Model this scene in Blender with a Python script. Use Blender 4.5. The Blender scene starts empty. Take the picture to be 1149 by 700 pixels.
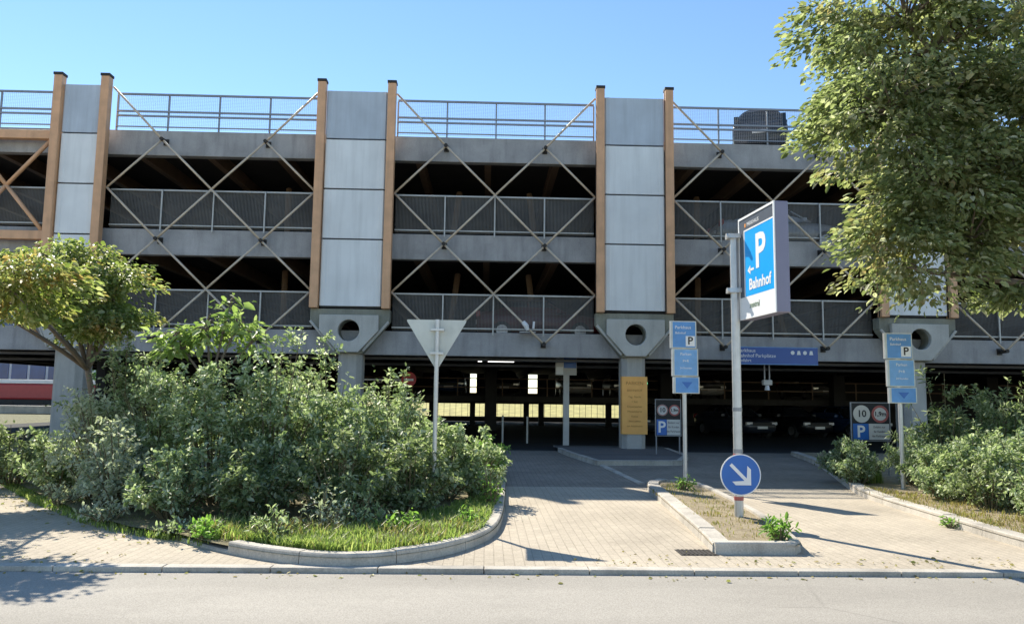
import bpy, bmesh, math, random
import numpy as np
from mathutils import Vector, Matrix
PI = math.pi
R = math.radians
C = bpy.context.scene.collection
rng = np.random.default_rng(7)
random.seed(7)

# ------------------------------------------------------------------ materials
def lin(*c):
    return tuple(((v / 255) / 12.92 if v / 255 <= .04045 else ((v / 255 + .055) / 1.055) ** 2.4) for v in c) + (1.0,)

class NT:
    def __init__(s, name):
        s.m = bpy.data.materials.new(name); s.m.use_nodes = True
        s.t = s.m.node_tree; s.n = s.t.nodes
        s.b = s.n['Principled BSDF']; s.out = s.n['Material Output']
        s.tc = s.new('ShaderNodeTexCoord')
    def new(s, k, **kw):
        n = s.n.new(k)
        for a, v in kw.items(): setattr(n, a, v)
        return n
    def link(s, a, b): s.t.links.new(a, b)
    def mapping(s, scale=(1, 1, 1), rot=(0, 0, 0), src='Object'):
        m = s.new('ShaderNodeMapping'); m.inputs['Scale'].default_value = scale; m.inputs['Rotation'].default_value = rot
        s.link(s.tc.outputs[src], m.inputs['Vector']); return m.outputs[0]
    def noise(s, scale, detail=4, rough=.55, vec=None):
        n = s.new('ShaderNodeTexNoise'); n.inputs['Scale'].default_value = scale
        n.inputs['Detail'].default_value = detail; n.inputs['Roughness'].default_value = rough
        s.link(vec if vec is not None else s.tc.outputs['Object'], n.inputs['Vector']); return n.outputs['Fac']
    def ramp(s, fac, stops):
        r = s.new('ShaderNodeValToRGB'); e = r.color_ramp.elements
        while len(e) < len(stops): e.new(.5)
        for i, (p, c) in enumerate(stops):
            e[i].position = p; e[i].color = c if len(c) == 4 else tuple(c) + (1,)
        s.link(fac, r.inputs[0]); return r.outputs[0]
    def mix(s, fac, a, b, mode='MIX'):
        m = s.new('ShaderNodeMix', data_type='RGBA', blend_type=mode)
        for sock, v in ((m.inputs[0], fac), (m.inputs[6], a), (m.inputs[7], b)):
            if hasattr(v, 'links'): s.link(v, sock)
            elif isinstance(v, (int, float)): sock.default_value = v
            else: sock.default_value = v if len(v) == 4 else tuple(v) + (1,)
        return m.outputs[2]
    def math(s, op, a, b=0.0):
        m = s.new('ShaderNodeMath', operation=op)
        for i, v in enumerate((a, b)):
            if hasattr(v, 'links'): s.link(v, m.inputs[i])
            else: m.inputs[i].default_value = v
        return m.outputs[0]
    def color(s, v): s.link(v, s.b.inputs['Base Color'])
    def bump(s, h, strength=.3, dist=.01):
        b = s.new('ShaderNodeBump'); b.inputs['Strength'].default_value = strength; b.inputs['Distance'].default_value = dist
        s.link(h, b.inputs['Height']); s.link(b.outputs[0], s.b.inputs['Normal'])

def g(v): return (v, v, v, 1)

def plain(name, col, rough=.5, metal=0., var=.12, scale=3., spec=None, streak=0.):
    t = NT(name)
    d = tuple(c * (1 - var) for c in col[:3]) + (1,); u = tuple(min(1, c * (1 + var)) for c in col[:3]) + (1,)
    c = t.ramp(t.noise(scale, 5), [(.3, d), (.7, u)])
    if streak:
        c = t.mix(t.math('MULTIPLY', t.ramp(t.noise(1., 6, .6, t.mapping((5, 5, .35))), [(.45, g(0)), (.75, g(1))]), streak), c,
                  tuple(v * .45 for v in col[:3]))
    t.color(c); t.b.inputs['Roughness'].default_value = rough; t.b.inputs['Metallic'].default_value = metal
    if spec is not None: t.b.inputs['Specular IOR Level'].default_value = spec
    return t.m

def m_concrete(name, base, var=.2, stain=.5):
    t = NT(name)
    big = t.ramp(t.noise(1.1, 6, .6), [(.3, tuple(c * (1 - var) for c in base)), (.72, tuple(c * (1 + var) for c in base))])
    st = t.ramp(t.noise(1., 7, .65, t.mapping((3.5, 3.5, .4))), [(.48, g(0)), (.72, g(1))])
    c = t.mix(t.math('MULTIPLY', st, stain), big, tuple(c * .5 for c in base))
    fine = t.noise(60, 3)
    c = t.mix(.25, c, t.ramp(fine, [(.3, g(.15)), (.7, g(.85))]), 'OVERLAY')
    t.color(c); t.b.inputs['Roughness'].default_value = .9; t.bump(fine, .2, .004)
    return t.m

def m_asphalt(name, base, tint=(1, .97, .92), cracks=True):
    t = NT(name)
    k = lambda v: tuple(base * v * x for x in tint)
    big = t.ramp(t.noise(.35, 6, .62, t.mapping((.45, 1.6, 1))), [(.3, k(.80)), (.5, k(1.0)), (.7, k(1.14))])
    tr = t.ramp(t.noise(1., 4, .5, t.mapping((.05, 1.3, 1))), [(.42, g(0)), (.7, g(1))])
    big = t.mix(t.math('MULTIPLY', tr, .35), big, k(.78))
    sp = t.noise(95, 2, .7)
    c = t.mix(.3, big, t.ramp(sp, [(.34, g(.12)), (.5, g(.5)), (.68, g(.9))]), 'OVERLAY')
    blot = t.ramp(t.noise(2.3, 5, .6), [(.56, g(0)), (.74, g(1))])
    c = t.mix(t.math('MULTIPLY', blot, .22), c, k(.6))
    if cracks:
        v = t.new('ShaderNodeTexVoronoi', feature='DISTANCE_TO_EDGE'); v.inputs['Scale'].default_value = .3
        w = t.mix(.12, t.tc.outputs['Object'], t.new('ShaderNodeTexNoise').outputs['Color'])
        t.link(w, v.inputs['Vector'])
        cr = t.ramp(v.outputs['Distance'], [(.0, g(1)), (.006, g(0))])
        c = t.mix(t.math('MULTIPLY', cr, t.math('MULTIPLY', t.ramp(t.noise(.5, 2), [(.55, g(0)), (.7, g(1))]), .45)), c, k(.35))
    t.color(c); t.b.inputs['Roughness'].default_value = .95; t.b.inputs['Specular IOR Level'].default_value = .15; t.bump(sp, .5, .006)
    return t.m

def m_pavers(name, c1, c2, mortar):
    t = NT(name)
    b = t.new('ShaderNodeTexBrick'); b.offset = .5
    b.inputs['Scale'].default_value = 1; b.inputs['Brick Width'].default_value = .2; b.inputs['Row Height'].default_value = .1
    b.inputs['Mortar Size'].default_value = .006; b.inputs['Mortar Smooth'].default_value = .3
    b.inputs['Color1'].default_value = c1 + (1,); b.inputs['Color2'].default_value = c2 + (1,); b.inputs['Mortar'].default_value = mortar + (1,)
    t.link(t.mapping((1, 1, 1), (0, 0, R(90))), b.inputs['Vector'])
    big = t.ramp(t.noise(.7, 6, .6), [(.3, g(.36)), (.7, g(.62))])
    c = t.mix(.6, b.outputs['Color'], big, 'OVERLAY')
    spot = t.ramp(t.noise(3.1, 5, .65), [(.6, g(0)), (.72, g(1))])
    c = t.mix(t.math('MULTIPLY', spot, .3), c, tuple(v * .45 for v in c1))
    moss = t.ramp(t.noise(1.3, 6, .7), [(.55, g(0)), (.7, g(1))])
    c = t.mix(t.math('MULTIPLY', moss, t.math('MULTIPLY', b.outputs['Fac'], .55)), c, (.09, .1, .04))
    fine = t.noise(70, 2); c = t.mix(.25, c, t.ramp(fine, [(.3, g(.2)), (.7, g(.8))]), 'OVERLAY')
    t.color(c); t.b.inputs['Roughness'].default_value = .95; t.b.inputs['Specular IOR Level'].default_value = .15
    t.bump(t.math('SUBTRACT', t.math('MULTIPLY', fine, .25), b.outputs['Fac']), .45, .006)
    return t.m

def m_soil(name, a, b_, c_):
    t = NT(name)
    c = t.ramp(t.noise(5, 8, .7), [(.25, a), (.5, b_), (.75, c_)])
    f = t.noise(60, 3); c = t.mix(.5, c, t.ramp(f, [(.3, g(.15)), (.7, g(.85))]), 'OVERLAY')
    t.color(c); t.b.inputs['Roughness'].default_value = 1; t.bump(f, .8, .03)
    return t.m

def m_leaf(name, stops, autumn=None, aut_range=(.55, .7), trans=.38, rough=.5, spec=.35, aut_scale=.7):
    t = NT(name)
    geo = t.new('ShaderNodeNewGeometry')
    c = t.ramp(geo.outputs['Random Per Island'], stops)
    if autumn:
        a = t.ramp(t.noise(aut_scale, 3, .6), [(aut_range[0], g(0)), (aut_range[1], g(1))])
        wn = t.new('ShaderNodeTexWhiteNoise', noise_dimensions='1D')
        t.link(geo.outputs['Random Per Island'], wn.inputs['W'])
        c = t.mix(t.math('MULTIPLY', a, wn.outputs['Value']), c, autumn)
    t.color(c); t.b.inputs['Roughness'].default_value = rough; t.b.inputs['Specular IOR Level'].default_value = spec
    tr = t.new('ShaderNodeBsdfTranslucent')
    t.link(t.mix(1., c, (1.35, 1.5, 1.0, 1), 'MULTIPLY'), tr.inputs['Color'])
    mx = t.new('ShaderNodeMixShader'); mx.inputs[0].default_value = trans
    t.link(t.b.outputs[0], mx.inputs[1]); t.link(tr.outputs[0], mx.inputs[2]); t.link(mx.outputs[0], t.out.inputs['Surface'])
    return t.m

def m_wiremesh(name, col, pitch=.05, wire=.3):
    """welded wire netting: wires with clear gaps between, in metres"""
    t = NT(name)
    s = t.new('ShaderNodeSeparateXYZ'); t.link(t.tc.outputs['Object'], s.inputs[0])
    f = []
    for o, p in ((0, pitch), (2, pitch * .8)):
        f.append(t.math('LESS_THAN', t.math('FRACT', t.math('DIVIDE', s.outputs[o], p)), wire))
    a = t.math('MAXIMUM', f[0], f[1])
    c = t.ramp(t.noise(.9, 5, .6), [(.3, tuple(v * .75 for v in col)), (.7, tuple(v * 1.2 for v in col))])
    t.color(c); t.link(a, t.b.inputs['Alpha']); t.b.inputs['Roughness'].default_value = .6
    return t.m

M = {}
M['road'] = m_asphalt('road_asphalt', .37, (1, .925, .80))
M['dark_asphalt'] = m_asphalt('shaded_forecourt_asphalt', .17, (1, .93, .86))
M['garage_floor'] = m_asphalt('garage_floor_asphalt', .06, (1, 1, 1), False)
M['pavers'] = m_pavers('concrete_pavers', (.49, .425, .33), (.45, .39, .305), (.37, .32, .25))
M['shade_pavers'] = m_pavers('shade_darkened_pavers', (.31, .265, .215), (.265, .23, .185), (.21, .18, .145))  # same pavers, colours darkened to paint in the garage's shade on the forecourt
M['kerb'] = m_concrete('kerb_concrete', (.47, .43, .365), .28, .6)
M['earth'] = m_soil('earth', (.12, .10, .055), (.2, .17, .09), (.3, .25, .15))
M['dry_soil'] = m_soil('dry_soil', (.2, .155, .09), (.33, .265, .165), (.43, .37, .26))
M['far_ground'] = m_soil('far_ground', (.1, .1, .05), (.18, .17, .09), (.24, .22, .13))
M['beam'] = m_concrete('edge_beam_concrete', (.37, .365, .365), .2, .55)
M['column'] = m_concrete('column_concrete', (.45, .435, .40), .16, .5)
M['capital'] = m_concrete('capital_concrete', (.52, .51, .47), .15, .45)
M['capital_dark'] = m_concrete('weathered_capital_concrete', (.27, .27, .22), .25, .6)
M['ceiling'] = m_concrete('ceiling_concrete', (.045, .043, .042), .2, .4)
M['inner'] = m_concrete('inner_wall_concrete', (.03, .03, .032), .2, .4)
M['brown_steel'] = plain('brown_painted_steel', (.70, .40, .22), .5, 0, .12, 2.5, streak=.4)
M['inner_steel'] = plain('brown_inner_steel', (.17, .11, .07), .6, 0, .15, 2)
M['rod'] = plain('beige_painted_steel', (.62, .52, .40), .5, 0, .14, 4)
M['rail'] = plain('galvanised_rail', (.27, .28, .30), .45, .5, .1, 4)
M['pale_rail'] = plain('pale_galvanised_rail', (.45, .45, .43), .5, .3, .1, 4)
M['wiremesh'] = m_wiremesh('wire_netting', (.17, .165, .155), .045, .26)
M['wiremesh_top'] = m_wiremesh('fine_wire_netting', (.42, .42, .45), .06, .12)
M['panel'] = plain('grey_cladding_sheet', (.78, .80, .80), .45, 0, .07, .9, streak=.25)
M['panel_top'] = plain('blue_grey_cladding_sheet', (.50, .56, .63), .4, 0, .09, 1.2, streak=.3)
M['black'] = plain('black_rubber', (.015, .015, .016), .6)
M['galv'] = plain('galvanised_pole', (.55, .55, .54), .42, .55, .1, 6)
M['signback'] = plain('aluminium_sign_back', (.58, .60, .55), .55, .25, .12, 3, streak=.2)
M['white'] = plain('white_film', (.8, .8, .79), .4, 0, .03)
M['offwhite'] = plain('grey_white_film', (.58, .57, .54), .5, 0, .06)
M['blue'] = plain('traffic_blue_film', (.018, .13, .46), .35, 0, .06, 5)
M['skyblue'] = plain('bright_blue_film', (.0, .36, .85), .35, 0, .03)
M['paleblue'] = plain('faded_blue_film', (.10, .29, .62), .4, 0, .14, 5, streak=.15)
M['paleblue2'] = plain('faded_light_blue_film', (.17, .38, .68), .4, 0, .14, 5, streak=.15)
M['navy'] = plain('navy_film', (.02, .085, .33), .35, 0, .08)
M['red'] = plain('red_film', (.5, .03, .03), .4, 0, .06)
M['dull_red'] = plain('faded_red_film', (.38, .10, .09), .5, 0, .1)
M['boxgrey'] = plain('lightbox_grey_border', (.07, .085, .11), .4)
M['boxcase'] = plain('lightbox_casing', (.2, .195, .27), .4, 0, .05)
M['poster'] = plain('orange_poster', (1, .48, .13), .6, 0, .1, 3)
M['poster_ink'] = plain('poster_print', (.5, .22, .05), .6, 0, .1)
M['ink'] = plain('dark_print', (.03, .03, .035), .6)
M['greenink'] = plain('olive_print', (.2, .27, .17), .6)
M['orange'] = plain('orange_print', (.8, .3, .05), .5)
M['iron'] = plain('cast_iron', (.045, .04, .035), .65, .4, .2, 10)
M['bark'] = m_concrete('bark', (.17, .135, .105), .35, .6)
M['stem'] = m_concrete('woody_stem', (.16, .13, .07), .3, .4)
M['leaf_shrub'] = m_leaf('shrub_leaves', [(0, (.11, .16, .065, 1)), (.3, (.235, .30, .14, 1)), (.7, (.40, .45, .27, 1)), (1, (.68, .70, .57, 1))], trans=.42)
M['leaf_silver'] = m_leaf('silver_shrub_leaves', [(0, (.24, .27, .18, 1)), (.5, (.42, .44, .34, 1)), (1, (.62, .62, .54, 1))], trans=.45)
M['leaf_bright'] = m_leaf('bright_sapling_leaves', [(0, (.13, .24, .045, 1)), (.5, (.2, .34, .07, 1)), (1, (.29, .42, .12, 1))], trans=.5)
M['leaf_sapling'] = m_leaf('pale_sapling_leaves', [(0, (.16, .23, .06, 1)), (.5, (.26, .35, .11, 1)), (1, (.42, .47, .22, 1))], trans=.5)
M['leaf_dark'] = m_leaf('dark_shrub_leaves', [(0, (.10, .14, .05, 1)), (.5, (.22, .27, .13, 1)), (1, (.46, .48, .34, 1))], trans=.42)
M['leaf_tree'] = m_leaf('broad_tree_leaves', [(0, (.13, .16, .06, 1)), (.5, (.24, .27, .13, 1)), (.85, (.37, .385, .22, 1)), (1, (.58, .56, .44, 1))], (.46, .31, .18, 1), (.52, .76), trans=.5, aut_scale=.8)
M['leaf_orange'] = m_leaf('turning_tree_leaves', [(0, (.15, .2, .05, 1)), (.5, (.25, .30, .09, 1)), (1, (.42, .42, .22, 1))], (.66, .38, .17, 1), (.52, .68), trans=.5, aut_scale=1.3)
M['grass'] = m_leaf('grass_blades', [(0, (.12, .17, .05, 1)), (.5, (.23, .31, .08, 1)), (1, (.43, .44, .19, 1))], trans=.55)
M['dry_grass'] = m_leaf('dry_grass_blades', [(0, (.26, .2, .08, 1)), (.5, (.36, .29, .13, 1)), (1, (.24, .26, .08, 1))], trans=.35)
M['bank_grass'] = plain('sunlit_bank_grass', (.42, .38, .13), .9, 0, .25, 1.5)
M['glass_dark'] = plain('dark_car_glass', (.012, .014, .017), .06, 0, .05, spec=.6)
M['tyre'] = plain('tyre_rubber', (.02, .02, .02), .8)
M['rim'] = plain('alloy_rim', (.5, .5, .52), .35, .8)
M['headlamp'] = plain('clear_lamp', (.75, .76, .78), .1, .1)
M['taillamp'] = plain('red_lamp', (.35, .015, .015), .2)
for n_, c_ in (('black', (.012, .013, .017)), ('silver', (.45, .46, .47)), ('blue', (.02, .05, .14)), ('grey', (.09, .095, .10)), ('white', (.7, .7, .69)), ('red', (.1, .012, .012)), ('slate', (.03, .036, .05))):
    M['car_' + n_] = plain('car_paint_' + n_, c_, .3, .2, .03)
M['train_red'] = plain('train_red_paint', (.40, .05, .05), .4, 0, .08)
M['glass_blue'] = plain('blue_glazing', (.03, .08, .24), .12, 0, .25, .6)
M['facade_white'] = plain('white_facade', (.75, .75, .74), .6, 0, .05)

def lamp_mat(name, col, s):
    t = NT(name); t.b.inputs['Base Color'].default_value = (.8, .8, .8, 1)
    t.b.inputs['Emission Color'].default_value = col; t.b.inputs['Emission Strength'].default_value = s; return t.m
M['tube'] = lamp_mat('lit_fluorescent_tube', (1, .97, .9, 1), 1.6)
M['green_lamp'] = lamp_mat('lit_green_lamp', (.05, .9, .35, 1), .8)

# ------------------------------------------------------------------ mesh builder
ORG = {}
class MB:
    def __init__(s): s.v = []; s.f = []; s.mi = []; s.cur = 0
    def use(s, i): s.cur = i; return s
    def add(s, vs, fs):
        o = len(s.v); s.v += [tuple(p) for p in vs]
        s.f += [tuple(i + o for i in f) for f in fs]; s.mi += [s.cur] * len(fs); return s
    def box(s, x0, x1, y0, y1, z0, z1):
        return s.add([(x0, y0, z0), (x1, y0, z0), (x1, y1, z0), (x0, y1, z0), (x0, y0, z1), (x1, y0, z1), (x1, y1, z1), (x0, y1, z1)],
                     [(0, 3, 2, 1), (4, 5, 6, 7), (0, 1, 5, 4), (1, 2, 6, 5), (2, 3, 7, 6), (3, 0, 4, 7)])
    def quad(s, a, b, c, d): return s.add([a, b, c, d], [(0, 1, 2, 3)])
    def tube(s, p0, p1, r0, r1=None, n=10, cap=True):
        p0 = Vector(p0); p1 = Vector(p1); r1 = r0 if r1 is None else r1
        d = (p1 - p0).normalized(); u = d.orthogonal().normalized(); w = d.cross(u)
        vs = []
        for p, r in ((p0, r0), (p1, r1)):
            for i in range(n):
                a = 2 * PI * i / n; vs.append(p + (u * math.cos(a) + w * math.sin(a)) * r)
        fs = [(i, (i + 1) % n, n + (i + 1) % n, n + i) for i in range(n)]
        if cap: fs += [tuple(range(n - 1, -1, -1)), tuple(range(n, 2 * n))]
        return s.add(vs, fs)
    def path(s, pts, rs, n=7):
        pts = [Vector(p) for p in pts]; vs = []; u = None
        for i, p in enumerate(pts):
            d = (pts[min(i + 1, len(pts) - 1)] - pts[max(i - 1, 0)]).normalized()
            u = d.orthogonal().normalized() if u is None else (u - d * u.dot(d)).normalized()
            w = d.cross(u)
            for k in range(n):
                a = 2 * PI * k / n; vs.append(p + (u * math.cos(a) + w * math.sin(a)) * rs[i])
        fs = []
        for i in range(len(pts) - 1):
            for k in range(n):
                fs.append((i * n + k, i * n + (k + 1) % n, (i + 1) * n + (k + 1) % n, (i + 1) * n + k))
        fs += [tuple(range(n - 1, -1, -1)), tuple(range((len(pts) - 1) * n, len(pts) * n))]
        return s.add(vs, fs)
    def prism_y(s, poly, y0, y1):           # poly in (x, z)
        n = len(poly)
        vs = [(x, y0, z) for x, z in poly] + [(x, y1, z) for x, z in poly]
        fs = [tuple(range(n)), tuple(range(2 * n - 1, n - 1, -1))] + [(i, n + i, n + (i + 1) % n, (i + 1) % n) for i in range(n)]
        return s.add(vs, fs)
    def prism_z(s, poly, z0, z1):
        n = len(poly)
        vs = [(x, y, z0) for x, y in poly] + [(x, y, z1) for x, y in poly]
        fs = [tuple(range(n - 1, -1, -1)), tuple(range(n, 2 * n))] + [(i, (i + 1) % n, n + (i + 1) % n, n + i) for i in range(n)]
        return s.add(vs, fs)
    def holed_y(s, poly, cx, cz, r, y0, y1, n=32):     # plate in xz with a round hole through it; poly convex round (cx, cz)
        def edge(a):
            dx, dz = math.cos(a), math.sin(a); best = 1e9
            for i in range(len(poly)):
                (ax, az), (bx, bz) = poly[i], poly[(i + 1) % len(poly)]
                ex, ez = bx - ax, bz - az; den = dx * ez - dz * ex
                if abs(den) < 1e-9: continue
                t = ((ax - cx) * ez - (az - cz) * ex) / den; u = ((ax - cx) * dz - (az - cz) * dx) / den
                if t > 0 and -1e-6 <= u <= 1 + 1e-6: best = min(best, t)
            return best
        an = sorted([2 * PI * i / n for i in range(n)] + [math.atan2(z - cz, x - cx) % (2 * PI) for x, z in poly])
        k = len(an); vs = []
        for y in (y0, y1):
            vs += [(cx + r * math.cos(a), y, cz + r * math.sin(a)) for a in an]
            vs += [(cx + edge(a) * math.cos(a), y, cz + edge(a) * math.sin(a)) for a in an]
        fs = []
        for i in range(k):
            j = (i + 1) % k
            fs += [(i, j, k + j, k + i), (2 * k + j, 2 * k + i, 3 * k + i, 3 * k + j), (j, i, 2 * k + i, 2 * k + j), (k + i, k + j, 3 * k + j, 3 * k + i)]
        return s.add(vs, fs)
    def disc_y(s, cx, cz, r, y0, y1, n=36):
        return s.prism_y([(cx + r * math.cos(2 * PI * i / n), cz + r * math.sin(2 * PI * i / n)) for i in range(n)], y0, y1)
    def ring_y(s, cx, cz, r0, r1, y0, y1, n=36):
        return s.holed_y([(cx + r1 * math.cos(2 * PI * i / n), cz + r1 * math.sin(2 * PI * i / n)) for i in range(n)], cx, cz, r0, y0, y1, n)
    def build(s, name, mats, parent=None, bevel=0, smooth=False, local=False):
        o = Vector((0, 0, 0)) if (parent is None or local) else ORG.get(parent.name, Vector((0, 0, 0)))
        me = bpy.data.meshes.new(name)
        me.from_pydata([(v[0] - o.x, v[1] - o.y, v[2] - o.z) for v in s.v], [], s.f)
        mats = mats if isinstance(mats, list) else [mats]
        for m in mats: me.materials.append(m)
        me.polygons.foreach_set('material_index', s.mi)
        bm = bmesh.new(); bm.from_mesh(me); bmesh.ops.recalc_face_normals(bm, faces=bm.faces); bm.to_mesh(me); bm.free()
        if smooth: me.polygons.foreach_set('use_smooth', [True] * len(me.polygons))
        ob = bpy.data.objects.new(name, me); C.objects.link(ob)
        if parent is not None: ob.parent = parent; ORG[ob.name] = ORG.get(parent.name, Vector((0, 0, 0)))
        if bevel:
            b = ob.modifiers.new('bevel', 'BEVEL'); b.width = bevel; b.segments = 2; b.limit_method = 'ANGLE'; b.angle_limit = R(40)
        return ob

def tag(o, label=None, cat=None, group=None, kind=None):
    if label: o['label'] = label
    if cat: o['category'] = cat
    if group: o['group'] = group
    if kind: o['kind'] = kind
    return o

def thing(name, label, cat, loc=(0, 0, 0), rz=0, group=None):
    o = bpy.data.objects.new(name, None); C.objects.link(o); o.location = loc; o.rotation_euler = (0, 0, rz)
    o.empty_display_size = .3; ORG[o.name] = Vector(loc)
    return tag(o, label, cat, group)

def struct(mb, name, mat, **k): return tag(mb.build(name, mat, **k), kind='structure')

def text(name, s, size, mat, parent, loc, rot=(PI / 2, 0, 0), align='CENTER', sx=1., bold=.0):
    cu = bpy.data.curves.new(name, 'FONT'); cu.body = s; cu.size = size; cu.align_x = align; cu.align_y = 'CENTER'
    cu.extrude = .001; cu.offset = bold; cu.resolution_u = 3
    tmp = bpy.data.objects.new('tmp', cu); C.objects.link(tmp)
    dg = bpy.context.evaluated_depsgraph_get(); dg.update()
    me = bpy.data.meshes.new_from_object(tmp.evaluated_get(dg)); bpy.data.objects.remove(tmp); bpy.data.curves.remove(cu)
    me.name = name; me.materials.clear(); me.materials.append(mat)
    o = bpy.data.objects.new(name, me); C.objects.link(o); o.parent = parent; o.location = loc; o.rotation_euler = rot; o.scale = (sx, 1, 1)
    return o

# ------------------------------------------------------------------ foliage
def leaves_obj(name, P, D, size, mat, parent=None, droop=.0, width=.5, jitter=.5, aspect=None):
    """many small folded leaves: P points, D preferred leaf directions"""
    n = len(P)
    P = np.asarray(P, float); D = np.asarray(D, float) + rng.normal(0, jitter, (n, 3)); D[:, 2] -= droop
    D /= np.linalg.norm(D, axis=1)[:, None] + 1e-9
    up = rng.normal(0, .55, (n, 3)) + np.array([0, 0, 1.])
    S = np.cross(D, up); S /= np.linalg.norm(S, axis=1)[:, None] + 1e-9
    N = np.cross(S, D)
    L = size * np.clip(rng.lognormal(-.08, .34, n), .4, 1.6)[:, None]; W = L * width * rng.uniform(.8, 1.2, n)[:, None] * .5
    V = np.empty((n, 6, 3))
    V[:, 0] = P
    V[:, 1] = P + D * L * .32 + S * W + N * W * .35
    V[:, 2] = P + D * L * .72 + S * W * .8 + N * W * .28 - N * L * .03
    V[:, 3] = P + D * L - N * L * .12
    V[:, 4] = P + D * L * .72 - S * W * .8 + N * W * .28 - N * L * .03
    V[:, 5] = P + D * L * .32 - S * W + N * W * .35
    base = np.arange(n)[:, None] * 6
    Q = np.stack([base + np.array([[0, 1, 2, 3]]), base + np.array([[0, 3, 4, 5]])], 1).reshape(-1, 4)
    o = ORG.get(parent.name, Vector((0, 0, 0))) if parent is not None else Vector((0, 0, 0))
    V = V.reshape(-1, 3) - np.array([o.x, o.y, o.z])
    me = bpy.data.meshes.new(name)
    me.vertices.add(len(V)); me.vertices.foreach_set('co', V.astype(np.float32).ravel())
    me.loops.add(Q.size); me.loops.foreach_set('vertex_index', Q.astype(np.int32).ravel())
    me.polygons.add(len(Q)); me.polygons.foreach_set('loop_start', np.arange(0, Q.size, 4, dtype=np.int32))
    me.update(calc_edges=True); me.validate()
    me.materials.append(mat)
    ob = bpy.data.objects.new(name, me); C.objects.link(ob)
    if parent is not None: ob.parent = parent
    return ob

from mathutils import noise as mnoise
def gate(P, D, scale, thr, soft, off):
    """thin the leaves out between clumps"""
    v = np.array([mnoise.noise(Vector((p[0] * scale + off, p[1] * scale, p[2] * scale))) for p in P])
    k = rng.uniform(0, 1, len(P)) < np.clip((v - thr) / soft, .06, 1)
    return P[k], D[k]

def bez(p0, p1, p2, n):
    t = np.linspace(0, 1, n)[:, None]
    return (1 - t) ** 2 * np.array(p0) + 2 * t * (1 - t) * np.array(p1) + t * t * np.array(p2)

def shrub(label, x, y, rx, h, leaf, mat, n=4200, group=None, name='shrub', stems=26, base=.0, ry=None, cat='shrub', dense=.12, width=.5):
    z0 = base; ry = ry or rx
    root = thing(name, label, cat, (x, y, z0), 0, group)
    mb = MB(); P = []; D = []
    tw = []
    for i in range(stems):
        a = rng.uniform(0, 2 * PI); q = math.sqrt(rng.uniform(0, 1))
        ex, ey = math.cos(a) * rx * q, math.sin(a) * ry * q
        top = h * (1 - .6 * q ** 2.4) * (rng.uniform(.7, 1.02) if rng.uniform() > .14 else rng.uniform(1.04, 1.16))
        b = (x + ex * .25, y + ey * .25, z0); m = (x + ex * .55, y + ey * .55, z0 + top * .7); e = (x + ex, y + ey, z0 + top)
        pts = bez(b, m, e, 7); mb.path(pts, [.014 * (1 - .75 * k / 6) for k in range(7)], 5)
        tw.append((pts, 1.0))
        for k in range(11):                     # side shoots
            t = rng.uniform(.04, .98); p = bez(b, m, e, 50)[int(t * 49)]
            d = rng.normal(0, 1, 3); d[2] = abs(d[2]) * .8 + .25; d /= np.linalg.norm(d)
            ln = h * rng.uniform(.1, .27) * (1.2 - .5 * t)
            p2 = p + d * ln
            p2[2] = max(p2[2], z0 + .03)
            tw.append((bez(p, p + d * ln * .5 + np.array([0, 0, .03]), p2, 4), ln))
    w = np.array([t[1] * rng.uniform(.4, 1.5) if i % 12 else .7 for i, t in enumerate(tw)]); w /= w.sum()
    cnt = rng.multinomial(n, w)
    for (pts, _), c in zip(tw, cnt):
        if c == 0: continue
        t = rng.uniform(.05, 1, c) ** .6 * (len(pts) - 1); i = np.minimum(t.astype(int), len(pts) - 2); f = (t - i)[:, None]
        p = pts[i] * (1 - f) + pts[i + 1] * f; d = pts[i + 1] - pts[i]; d = d / (np.linalg.norm(d, axis=1)[:, None] + 1e-9)
        out = rng.normal(0, 1, (c, 3)); out -= d * (out * d).sum(1)[:, None]; out /= np.linalg.norm(out, axis=1)[:, None] + 1e-9
        P.append(p + out * .012 + rng.normal(0, .02, (c, 3))); D.append(out + d * .55)
    mb.build('stem', M['stem'], root)
    P, D = gate(np.concatenate(P), np.concatenate(D), 2.6 / max(h, .5) * 1.6, -.28, .4, x * 7)
    leaves_obj('foliage', P, D, leaf, mat, root, .15, width, .3)
    return root

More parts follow.
